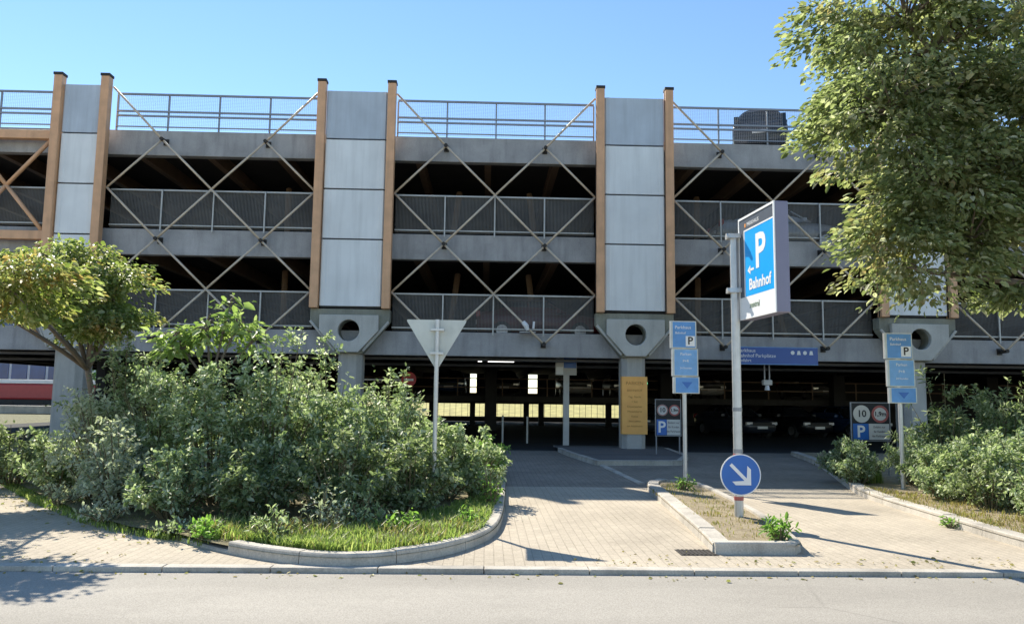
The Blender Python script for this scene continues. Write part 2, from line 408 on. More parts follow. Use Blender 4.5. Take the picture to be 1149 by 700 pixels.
def tree(name, label, base, lobes, ncl, leaf, mat, per, clr, trunk_r, fork, group=None, flat=.55, droop=.5, keep=lambda p: True, limb_n=26, shell=.55, width=.5):
    root = thing(name, label, 'tree', base, 0, group)
    vol = np.array([l[3] * l[4] * l[5] for l in lobes]) ** .48; vol /= vol.sum()
    cen = []
    guard = 0
    while len(cen) < ncl and guard < 40000:
        guard += 1
        l = lobes[rng.choice(len(lobes), p=vol)]
        d = rng.normal(0, 1, 3); d /= np.linalg.norm(d); r = rng.uniform(shell, 1) ** .6
        p = np.array(l[:3]) + d * r * np.array(l[3:6])
        if not keep(p): continue
        if cen and min(np.linalg.norm(np.array(cen) - p, axis=1)) < clr * .42: continue
        cen.append(p)
    cen = np.array(cen)
    mid = np.array([np.average(cen[:, 0]), np.average(cen[:, 1]), 0])
    tb = MB(); b = np.array(base, float); fk = np.array(fork, float)
    tp = bez(b, b * .5 + fk * .5 + np.array([.08, .05, 0]), fk, 9)
    tb.path(tp, [trunk_r * (1.25 if k == 0 else 1 - .045 * k) for k in range(9)], 12)
    lim = []
    for l in lobes:                              # main limbs to lobe centres
        c = np.array(l[:3]); pts = bez(fk, (fk + c) / 2 + np.array([0, 0, .35 * l[5]]), c, 9)
        tb.path(pts, [trunk_r * .42 * (1 - .8 * k / 8) + .012 for k in range(9)], 8); lim.append(pts)
    allp = np.concatenate(lim)
    for c in cen:                                # twigs to every spray
        i = np.argmin(np.linalg.norm(allp - c, axis=1) + np.maximum(0, allp[:, 2] - c[2]) * .6); p = allp[i]
        tb.path(bez(p, (p + c) / 2 + np.array([0, 0, .12]), c, 5), [.026, .02, .015, .01, .006], 5)
    tb.build('trunk', M['bark'], root, smooth=True)
    P = []; D = []
    for c in cen:
        l = min(lobes, key=lambda l: np.linalg.norm((c - np.array(l[:3])) / np.array(l[3:6])))
        out = (c - np.array(l[:3])) / np.array(l[3:6]); out[2] *= .3; out /= np.linalg.norm(out) + 1e-9
        k = int(per * rng.uniform(.6, 1.3)); r = clr * rng.uniform(.7, 1.25)
        q = rng.normal(0, .5, (k, 3)); q /= np.maximum(1, np.linalg.norm(q, axis=1) / 1.0)[:, None]; q[:, 2] *= flat
        p = c + q * r; p[:, 2] -= droop * r * ((q[:, :2] ** 2).sum(1)) * .5
        P.append(p); dd = q.copy(); dd[:, 2] = 0; D.append(dd * 1.1 + out * .5)
    P, D = gate(np.concatenate(P), np.concatenate(D), .9 / clr, -.3, .35, base[0])
    leaves_obj('crown', P, D, leaf, mat, root, droop * .6, width, .35)
    return root

def inpoly(p, poly):
    x, y = p; r = False
    for i in range(len(poly)):
        (x0, y0), (x1, y1) = poly[i], poly[i - 1]
        if (y0 > y) != (y1 > y) and x < (x1 - x0) * (y - y0) / (y1 - y0) + x0: r = not r
    return r

def grass(name, poly, n, h, mat, z=.09, clump=.0, lean=.35, w=.007):
    xs = [p[0] for p in poly]; ys = [p[1] for p in poly]; pts = []
    cl = [(random.uniform(min(xs), max(xs)), random.uniform(min(ys), max(ys))) for _ in range(60)]
    while len(pts) < n:
        if clump and random.random() < clump:
            c = random.choice(cl); p = (random.gauss(c[0], .09), random.gauss(c[1], .09))
        else: p = (random.uniform(min(xs), max(xs)), random.uniform(min(ys), max(ys)))
        if inpoly(p, poly): pts.append(p)
    n = len(pts); P = np.column_stack([np.array(pts), np.full(n, z)])
    H = h * rng.uniform(.35, 1.25, n)[:, None]; a = rng.uniform(0, 2 * PI, n)
    d = np.column_stack([np.cos(a), np.sin(a), np.zeros(n)]); s = np.column_stack([-np.sin(a), np.cos(a), np.zeros(n)])
    ln = rng.uniform(.1, 1, n)[:, None] * lean; up = np.array([[0, 0, 1.]])
    V = np.empty((n, 5, 3))
    V[:, 0] = P - s * w; V[:, 1] = P + s * w
    V[:, 2] = P + up * H * .6 + d * H * ln * .4 + s * w * .8; V[:, 3] = P + up * H * .6 + d * H * ln * .4 - s * w * .8
    V[:, 4] = P + up * H * .92 + d * H * ln * 1.3
    mb = MB(); b = np.arange(n) * 5
    me = bpy.data.meshes.new(name)
    fs = [(i, i + 1, i + 2, i + 3) for i in b] + [(i + 3, i + 2, i + 4) for i in b]
    me.from_pydata(V.reshape(-1, 3).tolist(), [], fs); me.materials.append(mat)
    o = bpy.data.objects.new(name, me); C.objects.link(o)
    return o

# ------------------------------------------------------------------ ground
struct(MB().quad((-300, -120, -.09), (300, -120, -.09), (300, 500, -.09), (-300, 500, -.09)), 'ground', M['far_ground'])
KY = 7.62
struct(MB().quad((-80, -25, -.045), (80, -25, -.045), (80, KY + .02, -.045), (-80, KY + .02, -.045)), 'road', M['road'])
kb = MB(); x = -60.
while x < 60:
    kb.box(x + .004, x + .996, KY + .003 * random.uniform(-1, 1), KY + .15, -.06, .003 * random.uniform(0, 1)); x += 1.
struct(kb, 'flush_kerb', M['kerb'], bevel=.008)
struct(MB().quad((-60, KY + .152, -.006), (60, KY + .152, -.006), (60, 14.7, -.006), (-60, 14.7, -.006)), 'pavement', M['pavers'])
struct(MB().quad((-60, 14.7, -.01), (60, 14.7, -.01), (60, 24.9, -.01), (-60, 24.9, -.01)), 'forecourt', M['shade_pavers'])
struct(MB().quad((-24, 24.9, -.012), (50, 24.9, -.012), (50, 57, -.012), (-24, 57, -.012)), 'garage_ground', M['garage_floor'])

def smooth_poly(pts, it=2):
    pts = [np.array(p, float) for p in pts]
    for _ in range(it):
        q = [pts[0]]
        for a, b in zip(pts[:-1], pts[1:]): q += [a * .75 + b * .25, a * .25 + b * .75]
        q.append(pts[-1]); pts = q
    return pts

def kerb_line(name, pts, w=.14, h=.115, seg=.98, side=1, z0=-.05, lowstart=False):
    """kerb stones laid along a line on the ground"""
    pts = [np.array(p, float) for p in pts]
    L = [0]
    for a, b in zip(pts[:-1], pts[1:]): L.append(L[-1] + np.linalg.norm(b - a))
    def at(s):
        s = min(max(s, 0), L[-1])
        for i in range(len(pts) - 1):
            if s <= L[i + 1] + 1e-9:
                f = (s - L[i]) / max(L[i + 1] - L[i], 1e-9); d = (pts[i + 1] - pts[i]); d = d / (np.linalg.norm(d) + 1e-9)
                return pts[i] * (1 - f) + pts[i + 1] * f, d
    mb = MB(); s = 0
    while s < L[-1] - .02:
        e = min(s + seg, L[-1]); k = 5; vs = []; dz = random.uniform(-.006, .006)
        for i in range(k):
            p, _ = at(s + .004 + (e - s - .008) * i / (k - 1)); pa, _ = at(s + (e - s) * i / (k - 1) - .15); pb, _ = at(s + (e - s) * i / (k - 1) + .15)
            d = pb - pa; d /= np.linalg.norm(d) + 1e-9; nrm = np.array([-d[1], d[0]]) * side
            hh = h + dz
            if lowstart: hh *= min(1, .25 + s / 1.2)
            vs += [(p[0], p[1], z0), (p[0] + nrm[0] * .012, p[1] + nrm[1] * .012, hh - .012), (p[0] + nrm[0] * .026, p[1] + nrm[1] * .026, hh),
                   (p[0] + nrm[0] * w, p[1] + nrm[1] * w, hh), (p[0] + nrm[0] * w, p[1] + nrm[1] * w, z0)]
        fs = []
        for i in range(k - 1):
            for j in range(4): fs.append((i * 5 + j, i * 5 + j + 1, i * 5 + j + 6, i * 5 + j + 5))
        fs += [(0, 1, 2, 3, 4), tuple((k - 1) * 5 + j for j in (4, 3, 2, 1, 0))]
        mb.add(vs, fs); s = e
    return struct(mb, name, M['kerb'])

isl = smooth_poly([(-3.35, 8.95), (-2.75, 8.38), (-2.1, 7.93), (-1.6, 7.72), (-1.15, 7.70), (-.75, 7.92), (-.3, 8.35), (.1, 9.2), (.24, 10.4), (.33, 12.8), (.40, 15.5), (.44, 24.2)])
kerb_line('island_kerb', isl, side=1, lowstart=True)
soil = [tuple(p) for p in isl]
soil = soil + [(-14, 24.2), (-14, 21.5), (-11.6, 18.3), (-8.7, 14.7), (-6.6, 12.15), (-5.0, 10.3), (-4.1, 9.42)]
struct(MB().add([(x, y, .075) for x, y in soil], [tuple(range(len(soil)))]), 'planted_island', M['earth'])
ci = smooth_poly([(3.3, 15.2), (2.92, 14.6), (2.8, 13.0), (2.64, 11.0), (2.52, 9.4), (2.42, 8.50)], 1) 
kerb_line('middle_island_kerb', ci, side=1, w=.2)
kerb_line('middle_island_kerb', [(2.44, 8.44), (3.3, 8.44)], side=1)
ci2 = smooth_poly([(3.3, 8.44), (3.42, 8.5), (3.6, 9.4), (3.85, 11.5), (3.98, 14.0), (3.9, 14.8), (3.3, 15.2)], 1)
kerb_line('middle_island_kerb', ci2, side=1, w=.12)
cpoly = [tuple(p) for p in ci] + [(2.5, 8.5)] + [tuple(p) for p in ci2]
struct(MB().add([(x, y, .085) for x, y in cpoly[::-1]], [tuple(range(len(cpoly)))]), 'middle_island', M['dry_soil'])
ri = [(2.2, 24.4), (2.36, 22.3), (2.7, 19.6)]
kerb_line('column_island_kerb', ri, side=1)
kerb_line('column_island_kerb', [(2.74, 19.5), (4.9, 19.75), (5.6, 21.8), (5.8, 25)], side=1)
rp = ri + [(2.74, 19.5), (4.9, 19.75), (5.6, 21.8), (5.8, 26), (2.2, 26)]
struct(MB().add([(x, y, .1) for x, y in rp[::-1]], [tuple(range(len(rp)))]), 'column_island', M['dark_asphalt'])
kerb_line('lane_kerb', [(2.78, 19.4), (2.95, 15.3)], side=1, h=.02, w=.12)
rk = smooth_poly([(9.3, 24), (8.56, 20.2), (6.85, 14.9), (6.42, 13.4), (6.2, 10.8), (6.05, 8.9), (6.2, 8.15), (7.5, 7.85), (12, 7.8)], 2)
kerb_line('verge_kerb', rk, side=1, w=.2)
vp = [tuple(p) for p in rk] + [(24, 7.8), (24, 24)]
struct(MB().add([(x, y, .08) for x, y in vp], [tuple(range(len(vp)))]), 'planted_verge', M['dry_soil'])

# drain
d = MB().box(2.06, 2.46, 8.36, 8.68, -.03, -.002)
for i in range(8): d.box(2.085 + i * .046, 2.108 + i * .046, 8.38, 8.66, -.002, .006)
dr = d.build('storm_drain', M['iron']); tag(dr, 'dark iron storm drain grate beside the corner of the middle island', 'drain')

# ------------------------------------------------------------------ parking garage
YF = 24.5
G = thing('parking_garage', 'multi-storey concrete parking garage with orange-brown posts and beige crossed rods', 'parking garage', (4.6, YF, 0))
pil = [(-12.92, .73, .9), (-4.29, 1.11, .74), (4.61, 1.11, .74), (13.63, 1.11, .74), (22.7, 1.11, .74)]   # centre, half width, stem width
X0, X1 = -23.5, 50.0
EB = [(2.91, 3.67), (5.97, 6.80), (9.20, 10.02)]
for k, (a, b) in enumerate(EB):
    s = MB().box(X0, X1, YF + .62, 56, b - .35, b - .08).build('deck', M['ceiling'], G)
    e = MB().box(X0, X1, YF + .32, YF + .62, a, b)
    x = -20.5
    e.build('edge_beam', M['beam'], s, bevel=.02)
    jb = MB()
    xx = X0 + .7
    while xx < X1:
        jb.box(xx, xx + .22, YF + .63, 55.5, a - .12 + .15, b - .352); xx += 2.26
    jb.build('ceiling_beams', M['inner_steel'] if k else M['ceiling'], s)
# brown inner props that lean behind the openings
for a, b in EB[:2]:
    for c, hw, _ in pil[1:4]:
        for sx in (1, -1):
            x = c + sx * 2.9
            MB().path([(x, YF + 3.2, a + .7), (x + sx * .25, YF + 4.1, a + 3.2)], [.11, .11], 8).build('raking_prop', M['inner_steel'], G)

for c, hw, sw in pil:
    cap_w = 1.23 if hw > 1 else .95
    st = MB(); w = sw / 2; ch = w * .38
    # stem with chamfered corners
    st.prism_z([(c - w, YF + .2), (c - w + ch, YF), (c + w - ch, YF), (c + w, YF + .2), (c + w, YF + .75), (c - w, YF + .75)], -.05, 3.0)
    col = st.build('support_column', M['column'], G, bevel=.015)
    zt, z1, z2 = 4.30, 3.95, 2.92
    outer = [(c - cap_w, z1), (c - cap_w + .06, z1 - .1), (c - w - .04, z2), (c + w + .04, z2), (c + cap_w - .06, z1 - .1), (c + cap_w, z1), (c + cap_w, zt), (c - cap_w, zt)]
    cz, r = 3.62, (.33 if hw > 1 else .26)
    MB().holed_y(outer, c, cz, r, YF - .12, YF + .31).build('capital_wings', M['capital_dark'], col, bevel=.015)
    iw = cap_w * .74
    inner = [(c - iw, 3.62), (c - w + .06, z2 + .03), (c + w - .06, z2 + .03), (c + iw, 3.62), (c + iw, zt - .2), (c - iw, zt - .2)]
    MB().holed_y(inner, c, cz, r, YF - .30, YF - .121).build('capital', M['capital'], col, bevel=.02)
    for s in (-1, 1):   # pale lips along the flared edges
        MB().path([(c + s * (cap_w - .02), YF - .16, z1 - .04), (c + s * (w + .06), YF - .16, z2 + .08)], [.045, .045], 6).build('capital_lip', M['capital'], col)
    for s in (-1, 1):
        px = c + s * hw
        p = MB().box(px - .13, px + .13, YF - .33, YF - .05, zt + .005, 11.55)
        pt = p.build('post', M['brown_steel'], col, bevel=.02)
        MB().box(px - .145, px + .145, YF - .345, YF - .035, 11.552, 11.63).build('post_cap', M['iron'], pt)
        MB().box(px - .13 - .012, px - .13 - .001, YF - .22, YF - .16, zt + .01, 11.54).build('post_joint', M['black'], pt)
    jz = [4.36, 6.49, 8.09, 9.71, 11.31]; pw = hw - .155
    for i in range(4):
        a, b = jz[i] + .025, jz[i + 1] - .025
        pn = MB()
        # folded sheet with returned edges
        pn.prism_z([(c - pw, YF - .05), (c - pw, YF - .17), (c - pw + .035, YF - .20), (c - pw + .16, YF - .20), (c - pw + .175, YF - .19), (c + pw - .175, YF - .19), (c + pw - .16, YF - .20), (c + pw - .035, YF - .20), (c + pw, YF - .17), (c + pw, YF - .05)], a, b)
        pn.build('cladding_panel', M['panel_top'] if i == 3 else M['panel'], col)
    MB().box(c - pw + .01, c + pw - .01, YF - .10, YF - .06, 4.33, 11.2).build('panel_backing', M['black'], col)

edges = []
for (c0, h0, _), (c1, h1, _) in zip(pil[:-1], pil[1:]): edges.append((c0 + h0 + .14, c1 - h1 - .14, False))
edges.insert(0, (-21.6, -12.92 - .73 - .14, True))
edges.append((22.7 + 1.25, 32.5, False))
zl = [3.30, 4.86, 6.42, 8.03, 9.62, 11.3]     # lattice levels
for x0, x1, thick in edges:
    yl = YF - .02; r = .036 if not thick else .066
    br = MB()
    n = 4; xs = [x0 + (x1 - x0) * i / n for i in range(n + 1)]
    if thick:
        n = 6; xs = [x1 - 1.36 * (n - i) for i in range(n + 1)][0:n + 1]
    nodes = {}
    for j in range(5):
        for i in range(n):
            for (a, b) in (((i, j), (i + 1, j + 1)), ((i, j + 1), (i + 1, j))):
                # a node exists on odd columns at even levels and on even columns at odd levels
                if (a[0] + a[1]) % 2 == (0 if thick else 1) and (b[0] + b[1]) % 2 == (0 if thick else 1):
                    if j == 4 and not ((i == 0) or (i == n - 1)): continue
                    if thick and j == 4: continue
                    br.tube((xs[a[0]], yl, zl[a[1]]), (xs[b[0]], yl, zl[b[1]]), r, n=7)
    o = br.build('bracing_rods', M['rod'] if not thick else M['brown_steel'], G, smooth=True)
    if not thick:
        for j in (0, 2, 4):
            for i in range(1, n, 2):
                nd = MB().tube((xs[i], yl - .09, zl[j]), (xs[i], YF + .31, zl[j]), .06, n=10)
                nd.box(xs[i] - .08, xs[i] + .08, YF + .28, YF + .318, zl[j] - .1, zl[j] + .1)
                nd.build('rod_connector', M['iron'], o)
    else:
        for z in (6.45, 9.66): MB().box(x0, x1, YF - .14, YF + .1, z - .14, z + .14).build('cross_beam', M['brown_steel'], G, bevel=.02)
    # railings: lower two levels wire netting, roof rails
    yr = YF + .26
    for lv, (zb, zt) in enumerate(((3.69, 4.86), (6.82, 8.05))):
        rl = MB()
        rl.box(x0, x1, yr, yr + .05, zt - .03, zt + .02); rl.box(x0, x1, yr, yr + .04, zb + .07, zb + .11)
        x = x0
        for i in range(1, 9):
            x = x0 + (x1 - x0) * i / 4.
            if i < 4 and x < x1: rl.box(x - .022, x + .022, yr - .045, yr - .001, zb - .12, zt)
        ra = rl.build('railing', M['pale_rail'], G)
        MB().quad((x0, yr + .056, zb + .02), (x1, yr + .056, zb + .02), (x1, yr + .056, zt - .01), (x0, yr + .056, zt - .01)).build('netting', M['wiremesh'], ra)
    rl = MB(); zb, zt = 10.03, 11.2
    for z, t in ((zt, .03), (10.63, .026), (10.48, .026), (10.12, .014)): rl.box(x0, x1, yr, yr + .05, z - t, z + t)
    for i in range(0, 5):
        x = x0 + (x1 - x0) * i / 4.
        rl.box(x - .025, x + .025, yr + .051, yr + .10, zb - .01, zt - .03)
    ra = rl.build('railing', M['rail'], G)
    MB().quad((x0, yr + .11, zb + .05), (x1, yr + .11, zb + .05), (x1, yr + .11, zt), (x0, yr + .11, zt)).build('netting', M['wiremesh_top'], ra)

# inside the garage
ic = MB()
for x in (-17, -8.6, .2, 9.1, 18.0, 26):
    ic = MB().box(x - .3, x + .3, 39.7, 40.3, -.02, 3.3); ic.build('inner_column', M['inner'], G, bevel=.02)
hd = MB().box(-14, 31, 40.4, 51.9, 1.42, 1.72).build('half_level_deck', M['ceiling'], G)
ed = MB()
for x in np.arange(-13, 31, 2.3): ed.box(x - .03, x + .03, 40.42, 40.47, 1.722, 2.6)
for z in (2.15, 2.6): ed.box(-14, 31, 40.36, 40.41, z - .025, z + .025)
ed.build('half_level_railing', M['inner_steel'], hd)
for x in (-7.4, -3.3, -.85, 2.4, 3.3, 7.4, 11.9): MB().box(x - .16, x + .16, 47.6, 48, -.02, 1.41).build('half_level_column', M['inner'], hd)
rw = MB()
def rearwall(x0, x1, z0, z1): rw.box(x0, x1, 56.1, 56.4, z0, z1)
rearwall(-23.4, -9, -.05, 9.5); rearwall(16.4, X1, -.05, 9.5)
rearwall(-9, 16.4, -.05, .32); rearwall(-9, 16.4, 1.22, 1.98); rearwall(-9, 16.4, 3.32, 9.5)
rearwall(-9, -1.2, 1.98, 3.32); rearwall(3.6, 16.4, 1.98, 3.32); rearwall(-.75, 0, 1.98, 3.32); rearwall(2.2, 2.95, 1.98, 3.32); rearwall(0, 2.2, 1.98, 2.75)
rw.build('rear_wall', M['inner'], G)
gr = MB()
for x in np.arange(-8.9, 16.4, .42): gr.box(x - .012, x + .012, 56.2, 56.23, .32, 1.22)
gr.build('rear_grille', M['inner_steel'], G)
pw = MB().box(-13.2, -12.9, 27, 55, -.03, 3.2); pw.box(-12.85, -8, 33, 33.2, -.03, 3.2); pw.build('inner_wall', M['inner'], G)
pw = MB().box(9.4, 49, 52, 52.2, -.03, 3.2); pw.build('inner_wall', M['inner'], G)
for x, y in ((4.0, 27.5), (8.2, 27.5), (11.2, 28.5), (15.5, 28.0)):
    MB().box(x - .65, x + .65, y - .05, y + .05, 2.93, 3.0).build('light_fitting', M['offwhite'], G, bevel=.01)
for y in (26.2, 31.0):
    MB().tube((-20, y, 2.88), (40, y, 2.88), .055).build('ceiling_pipe', M['rail'], G)
t = thing('ceiling_light', 'lit fluorescent tube under the garage ceiling above the backlit car', 'ceiling light', (.33, 30, 3.0))
MB().box(-.4, 1.06, 29.96, 30.04, 3.02, 3.06).build('housing', M['offwhite'], t); MB().tube((-.36, 30, 2.995), (1.02, 30, 2.995), .02).build('tube', M['tube'], t)
t = thing('exit_lamp', 'small green signal lamp hanging beside the poster column', 'lamp', (5.35, 26.5, 2.2))
MB().box(5.26, 5.44, 26.45, 26.55, 2.06, 2.4).box(5.33, 5.37, 26.48, 26.52, 2.4, 3.2).build('housing', M['iron'], t); MB().disc_y(5.35, 2.17, .07, 26.42, 26.448).build('lens', M['green_lamp'], t)
# small white lamps by the railing at the first deck
t = thing('floodlight', 'small white twin-headed fitting on the lower railing above the yield sign', 'lamp', (1.35, YF - .05, 3.75))
MB().path([(1.10, YF - .06, 3.98), (1.2, YF - .1, 3.86), (1.24, YF - .1, 3.72)], [.07, .085, .05], 10).build('head', M['white'], t)
MB().path([(1.44, YF - .08, 4.0), (1.42, YF - .1, 3.78)], [.035, .035], 8).build('arm', M['white'], t)
MB().box(1.0, 1.5, YF + .0, YF + .24, 3.66, 3.70).build('bracket', M['rail'], t)

# ------------------------------------------------------------------ cars
def car(label, loc, rz, paint, L=4.4, Wd=1.8, Hh=1.5, van=False, lamp='taillamp', group='cars parked in the garage', name='parked_car'):
    root = thing(name, label, 'car', loc, rz, group)
    hw = Wd / 2
    # stations front (-y) to back (+y): y, z_low, z_belt, half width scale
    if van: st = [(-.5, .42, .72, .80), (-.485, .3, .86, .9), (-.44, .24, .95, .97), (-.3, .22, 1.02, 1), (0, .22, 1.05, 1), (.3, .22, 1.06, 1), (.44, .25, 1.06, .985), (.49, .3, 1.02, .95), (.5, .4, .9, .9)]
    else: st = [(-.5, .40, .62, .78), (-.485, .28, .72, .88), (-.44, .22, .80, .96), (-.28, .2, .90, 1), (0, .2, .94, 1), (.28, .2, .97, 1), (.43, .24, .99, .97), (.485, .3, .95, .92), (.5, .42, .8, .86)]
    b = MB(); vs = []; k = 10
    for y, zl_, zb, s in st:
        w = hw * s
        for px, pz in ((-.72, 0), (-.93, .12), (-1, .45), (-.985, .8), (-.90, 1), (.90, 1), (.985, .8), (1, .45), (.93, .12), (.72, 0)):
            vs.append((px * w, y * L, zl_ + (zb - zl_) * pz))
    fs = [(i * k + j, i * k + (j + 1) % k, (i + 1) * k + (j + 1) % k, (i + 1) * k + j) for i in range(len(st) - 1) for j in range(k)]
    fs += [tuple(range(k)), tuple(range((len(st) - 1) * k, len(st) * k))[::-1]]
    b.add(vs, fs); bo = b.build('body', paint, root, smooth=True, local=True)
    # cabin: base ring and top ring
    zb = 1.03 if van else .93
    f0, f1, r1, r0 = (-.30, -.17, .40, .47) if van else (-.2, -.06, .25, .42)
    wb, wt = hw * .95, hw * (.68 if van else .74)
    ys = [f0, f0 + (f1 - f0) * .35, f0 + (f1 - f0) * .75, f1, f1 + .06, (f1 + r1) / 2, r1 - .05, r1, r1 + (r0 - r1) * .3, r1 + (r0 - r1) * .65, r0]
    hs_ = [.02, .42, .84, .97, 1.0, 1.0, .985, .95, .78, .42, .02]
    K = 14; ring = []
    for y, hh in zip(ys, hs_):
        for k in range(K + 1):
            a = PI * k / K; cx_, sz_ = math.cos(a), math.sin(a)
            zf = abs(sz_) ** .62; w_ = wb + (wt - wb) * zf * hh
            ring.append((w_ * math.copysign(abs(cx_) ** .38, cx_), y * L, zb + (Hh - zb) * hh * zf))
    ro, gl = MB(), MB(); ro.v = list(ring); gl.v = list(ring)
    for i in range(len(ys) - 1):
        for k in range(K):
            fc = (i * (K + 1) + k, i * (K + 1) + k + 1, (i + 1) * (K + 1) + k + 1, (i + 1) * (K + 1) + k)
            zc = sum(ring[j][2] for j in fc) / 4
            t_ = ro if (zc > zb + .84 * (Hh - zb) or i == 5 and k in (0, 1, 2, K - 3, K - 2, K - 1) and False or k in (0, K - 1)) else gl
            t_.f.append(fc); t_.mi.append(0)
    for i in (0, 3, 5, 7):
        j = i + 1 if i in (0, 7) else i
        for kk in (1, K - 1):
            pts = [ring[i * (K + 1) + q] for q in ((1, 2, 3) if kk == 1 else (K - 1, K - 2, K - 3))] if i == 5 else [ring[(0 if i == 0 else i) * (K + 1) + kk], ring[(3 if i == 0 else (10 if i == 7 else i)) * (K + 1) + (3 if kk == 1 else K - 3)]]
            if i != 3: ro.path(pts, [.03] * len(pts), 6)
    gl.build('windows', M['glass_dark'], root, local=True, smooth=True); ro.build('roof', paint, root, local=True, smooth=True)
    for sx in (-1, 1):
        for sy in (-.31, .30):
            x = sx * (hw - .1); w = MB().tube((x - .1, sy * L, .32), (x + .1, sy * L, .32), .32, n=20).build('wheel', M['tyre'], root, local=True)
            MB().tube((x + sx * .10, sy * L, .32), (x + sx * .115, sy * L, .32), .2, n=14).build('rim', M['rim'], w, local=True)
        MB().box(sx * hw * .72 - .17, sx * hw * .72 + .17, -.499 * L, -.47 * L, .58, .72).build('headlight', M['headlamp'], root, bevel=.03, local=True)
        MB().box(sx * hw * .82 - .08, sx * hw * .82 + .08, .47 * L, .505 * L, .78, 1.0 if not van else 1.25).build('taillight', M[lamp], root, bevel=.02, local=True)
        MB().box(sx * (hw + .1) - .1, sx * (hw + .1) + .1, f0 * L + .22, f0 * L + .36, zb - .02, zb + .13).build('mirror', paint, root, bevel=.03, local=True)
    MB().box(-.26, .26, -.507 * L, -.498 * L, .42, .53).build('licence_plate', M['white'], root, local=True)
    MB().box(-.26, .26, .499 * L, .508 * L, .62, .73).build('licence_plate', M['white'], root, local=True)
    MB().box(-.5, .5, -.505 * L, -.496 * L, .55, .70).build('grille', M['black'], root, local=True)
    return root
car('dark grey van parked on the roof deck behind the top railing, seen from behind', (9.75, 27.3, 9.90), PI - .34, M['car_slate'], 4.6, 1.84, 1.64, True, 'glass_dark')
car('black car parked on the half level in front of the bright rear openings', (.95, 45.5, 1.725), 0, M['car_black'], 4.3, 1.8, 1.5)
car('dark blue car parked on the half level left of the backlit black car', (-2.1, 45.3, 1.725), 0, M['car_blue'], 4.4, 1.78, 1.46)
car('silver car parked on the half level right of the ticket pole', (5.0, 45.4, 1.725), 0, M['car_silver'], 4.4, 1.8, 1.48)
car('grey car parked on the half level behind the poster column', (7.8, 45.3, 1.725), 0, M['car_grey'], 4.4, 1.8, 1.48)
car('slate car parked deep on the ground floor behind the three-panel sign', (8.0, 38.2, -.01), .0, M['car_slate'], 4.4, 1.8, 1.47)
car('grey car parked in the dark behind the navy direction board', (11.6, 36.8, -.01), .3, M['car_slate'], 4.3, 1.78, 1.46)
car('black car parked in the dark right of the tall lightbox pole', (14.4, 37.4, -.01), .3, M['car_black'], 4.4, 1.8, 1.46)
car('dark blue car parked in the dark left of the speed limit disc', (17.2, 37.6, -.01), .3, M['car_blue'], 4.4, 1.8, 1.46)
car('silver car parked on the half level above the dark cars right of the lightbox pole', (12.2, 45.3, 1.725), .1, M['car_silver'], 4.4, 1.8, 1.46)
car('grey car parked on the half level behind the speed limit board', (18.6, 45.2, 1.725), .1, M['car_grey'], 4.4, 1.8, 1.46)
car('black car parked on the half level far left above the rear grille', (-5.3, 45.2, 1.725), .05, M['car_black'], 4.4, 1.8, 1.48)
car('silver car with its roof showing over the upper railing behind the lightbox', (10.0, 26.6, 6.72), PI / 2, M['car_silver'], 4.4, 1.8, 1.5)
car('dark red car parked behind the lower railing beside the second pillar', (1.8, 27.6, 3.59), PI / 2, M['car_red'], 4.4, 1.8, 1.46)

# ------------------------------------------------------------------ signs
def pole(mb, x, y, z0, z1, r): mb.tube((x, y, z0), (x, y, z1), r, n=14); return mb
# yield sign seen from behind
Y = thing('yield_sign', 'triangular yield sign seen from its bare grey back on a pole in the shrub island', 'road sign', (-.69, 10.78, .05))
pole(MB(), -.69, 10.72, 0, 2.66, .03).build('pole', M['galv'], Y, smooth=False)
s = MB(); tri = [(-.705 - .42, 2.66), (-.705 + .42, 2.66), (-.69, 1.96)]
def rounded(poly, r=.05, n=4):
    out = []
    for i in range(len(poly)):
        p = Vector(poly[i]); a = (Vector(poly[i - 1]) - p).normalized(); b = (Vector(poly[(i + 1) % len(poly)]) - p).normalized()
        for k in range(n + 1):
            t = k / n; q0 = p + a * r; q1 = p + b * r; out.append(tuple((q0 * (1 - t) + p * t) * (1 - t) + (p * (1 - t) + q1 * t) * t))
    return out
s.prism_y(rounded(tri, .035), 10.755, 10.762); s.build('plate', M['signback'], Y)
f = MB().prism_y(rounded(tri, .035), 10.763, 10.765); f.build('red_face', M['red'], Y)
inn = [(x * .68 + -.7 * .32, z * .68 + 2.44 * .32) for x, z in tri]; MB().prism_y(rounded(inn, .03), 10.766, 10.768).build('white_face', M['white'], Y)
for z in (2.52, 2.2): MB().box(-.78, -.60, 10.68, 10.754, z - .015, z + .015).build('clamp', M['galv'], Y)

# tall pole with lightbox and keep-right disc
B = thing('parking_lightbox', 'tall pole carrying a slanted bright blue parking lightbox and a round arrow sign', 'parking sign', (3.34, 10.51, .08))
px, py = 3.37, 10.53
pole(MB(), px, py, .05, 3.86, .06).build('pole', M['galv'], B)
for z in (1.47, .92): pole(MB(), px, py, z, z + .05, .065).build('pole_sleeve', M['rail'], B)
for z in (.30, .86): pole(MB(), px, py, z, z + .05, .0635).build('reflective_band', M['dull_red'], B)
# lightbox: local frame, origin at far lower edge; u along the face, thickness w
bx = bpy.data.objects.new('lightbox', None); C.objects.link(bx); bx.parent = B
p0 = Vector((3.43, 10.5)); p1 = Vector((3.52, 9.4)); u = (p1 - p0).normalized(); Wb = (p1 - p0).length; th = .18; z0, z1 = 2.69, 4.08
ang = math.atan2(u.y, u.x)
bx.location = Vector((p0.x, p0.y, z0)) - Vector((3.34, 10.51, .08)); bx.rotation_euler = (0, 0, ang)
Hb = z1 - z0
case = MB().box(0, Wb, .004, th, 0, Hb).build('casing', M['boxcase'], bx, bevel=.012, local=True)
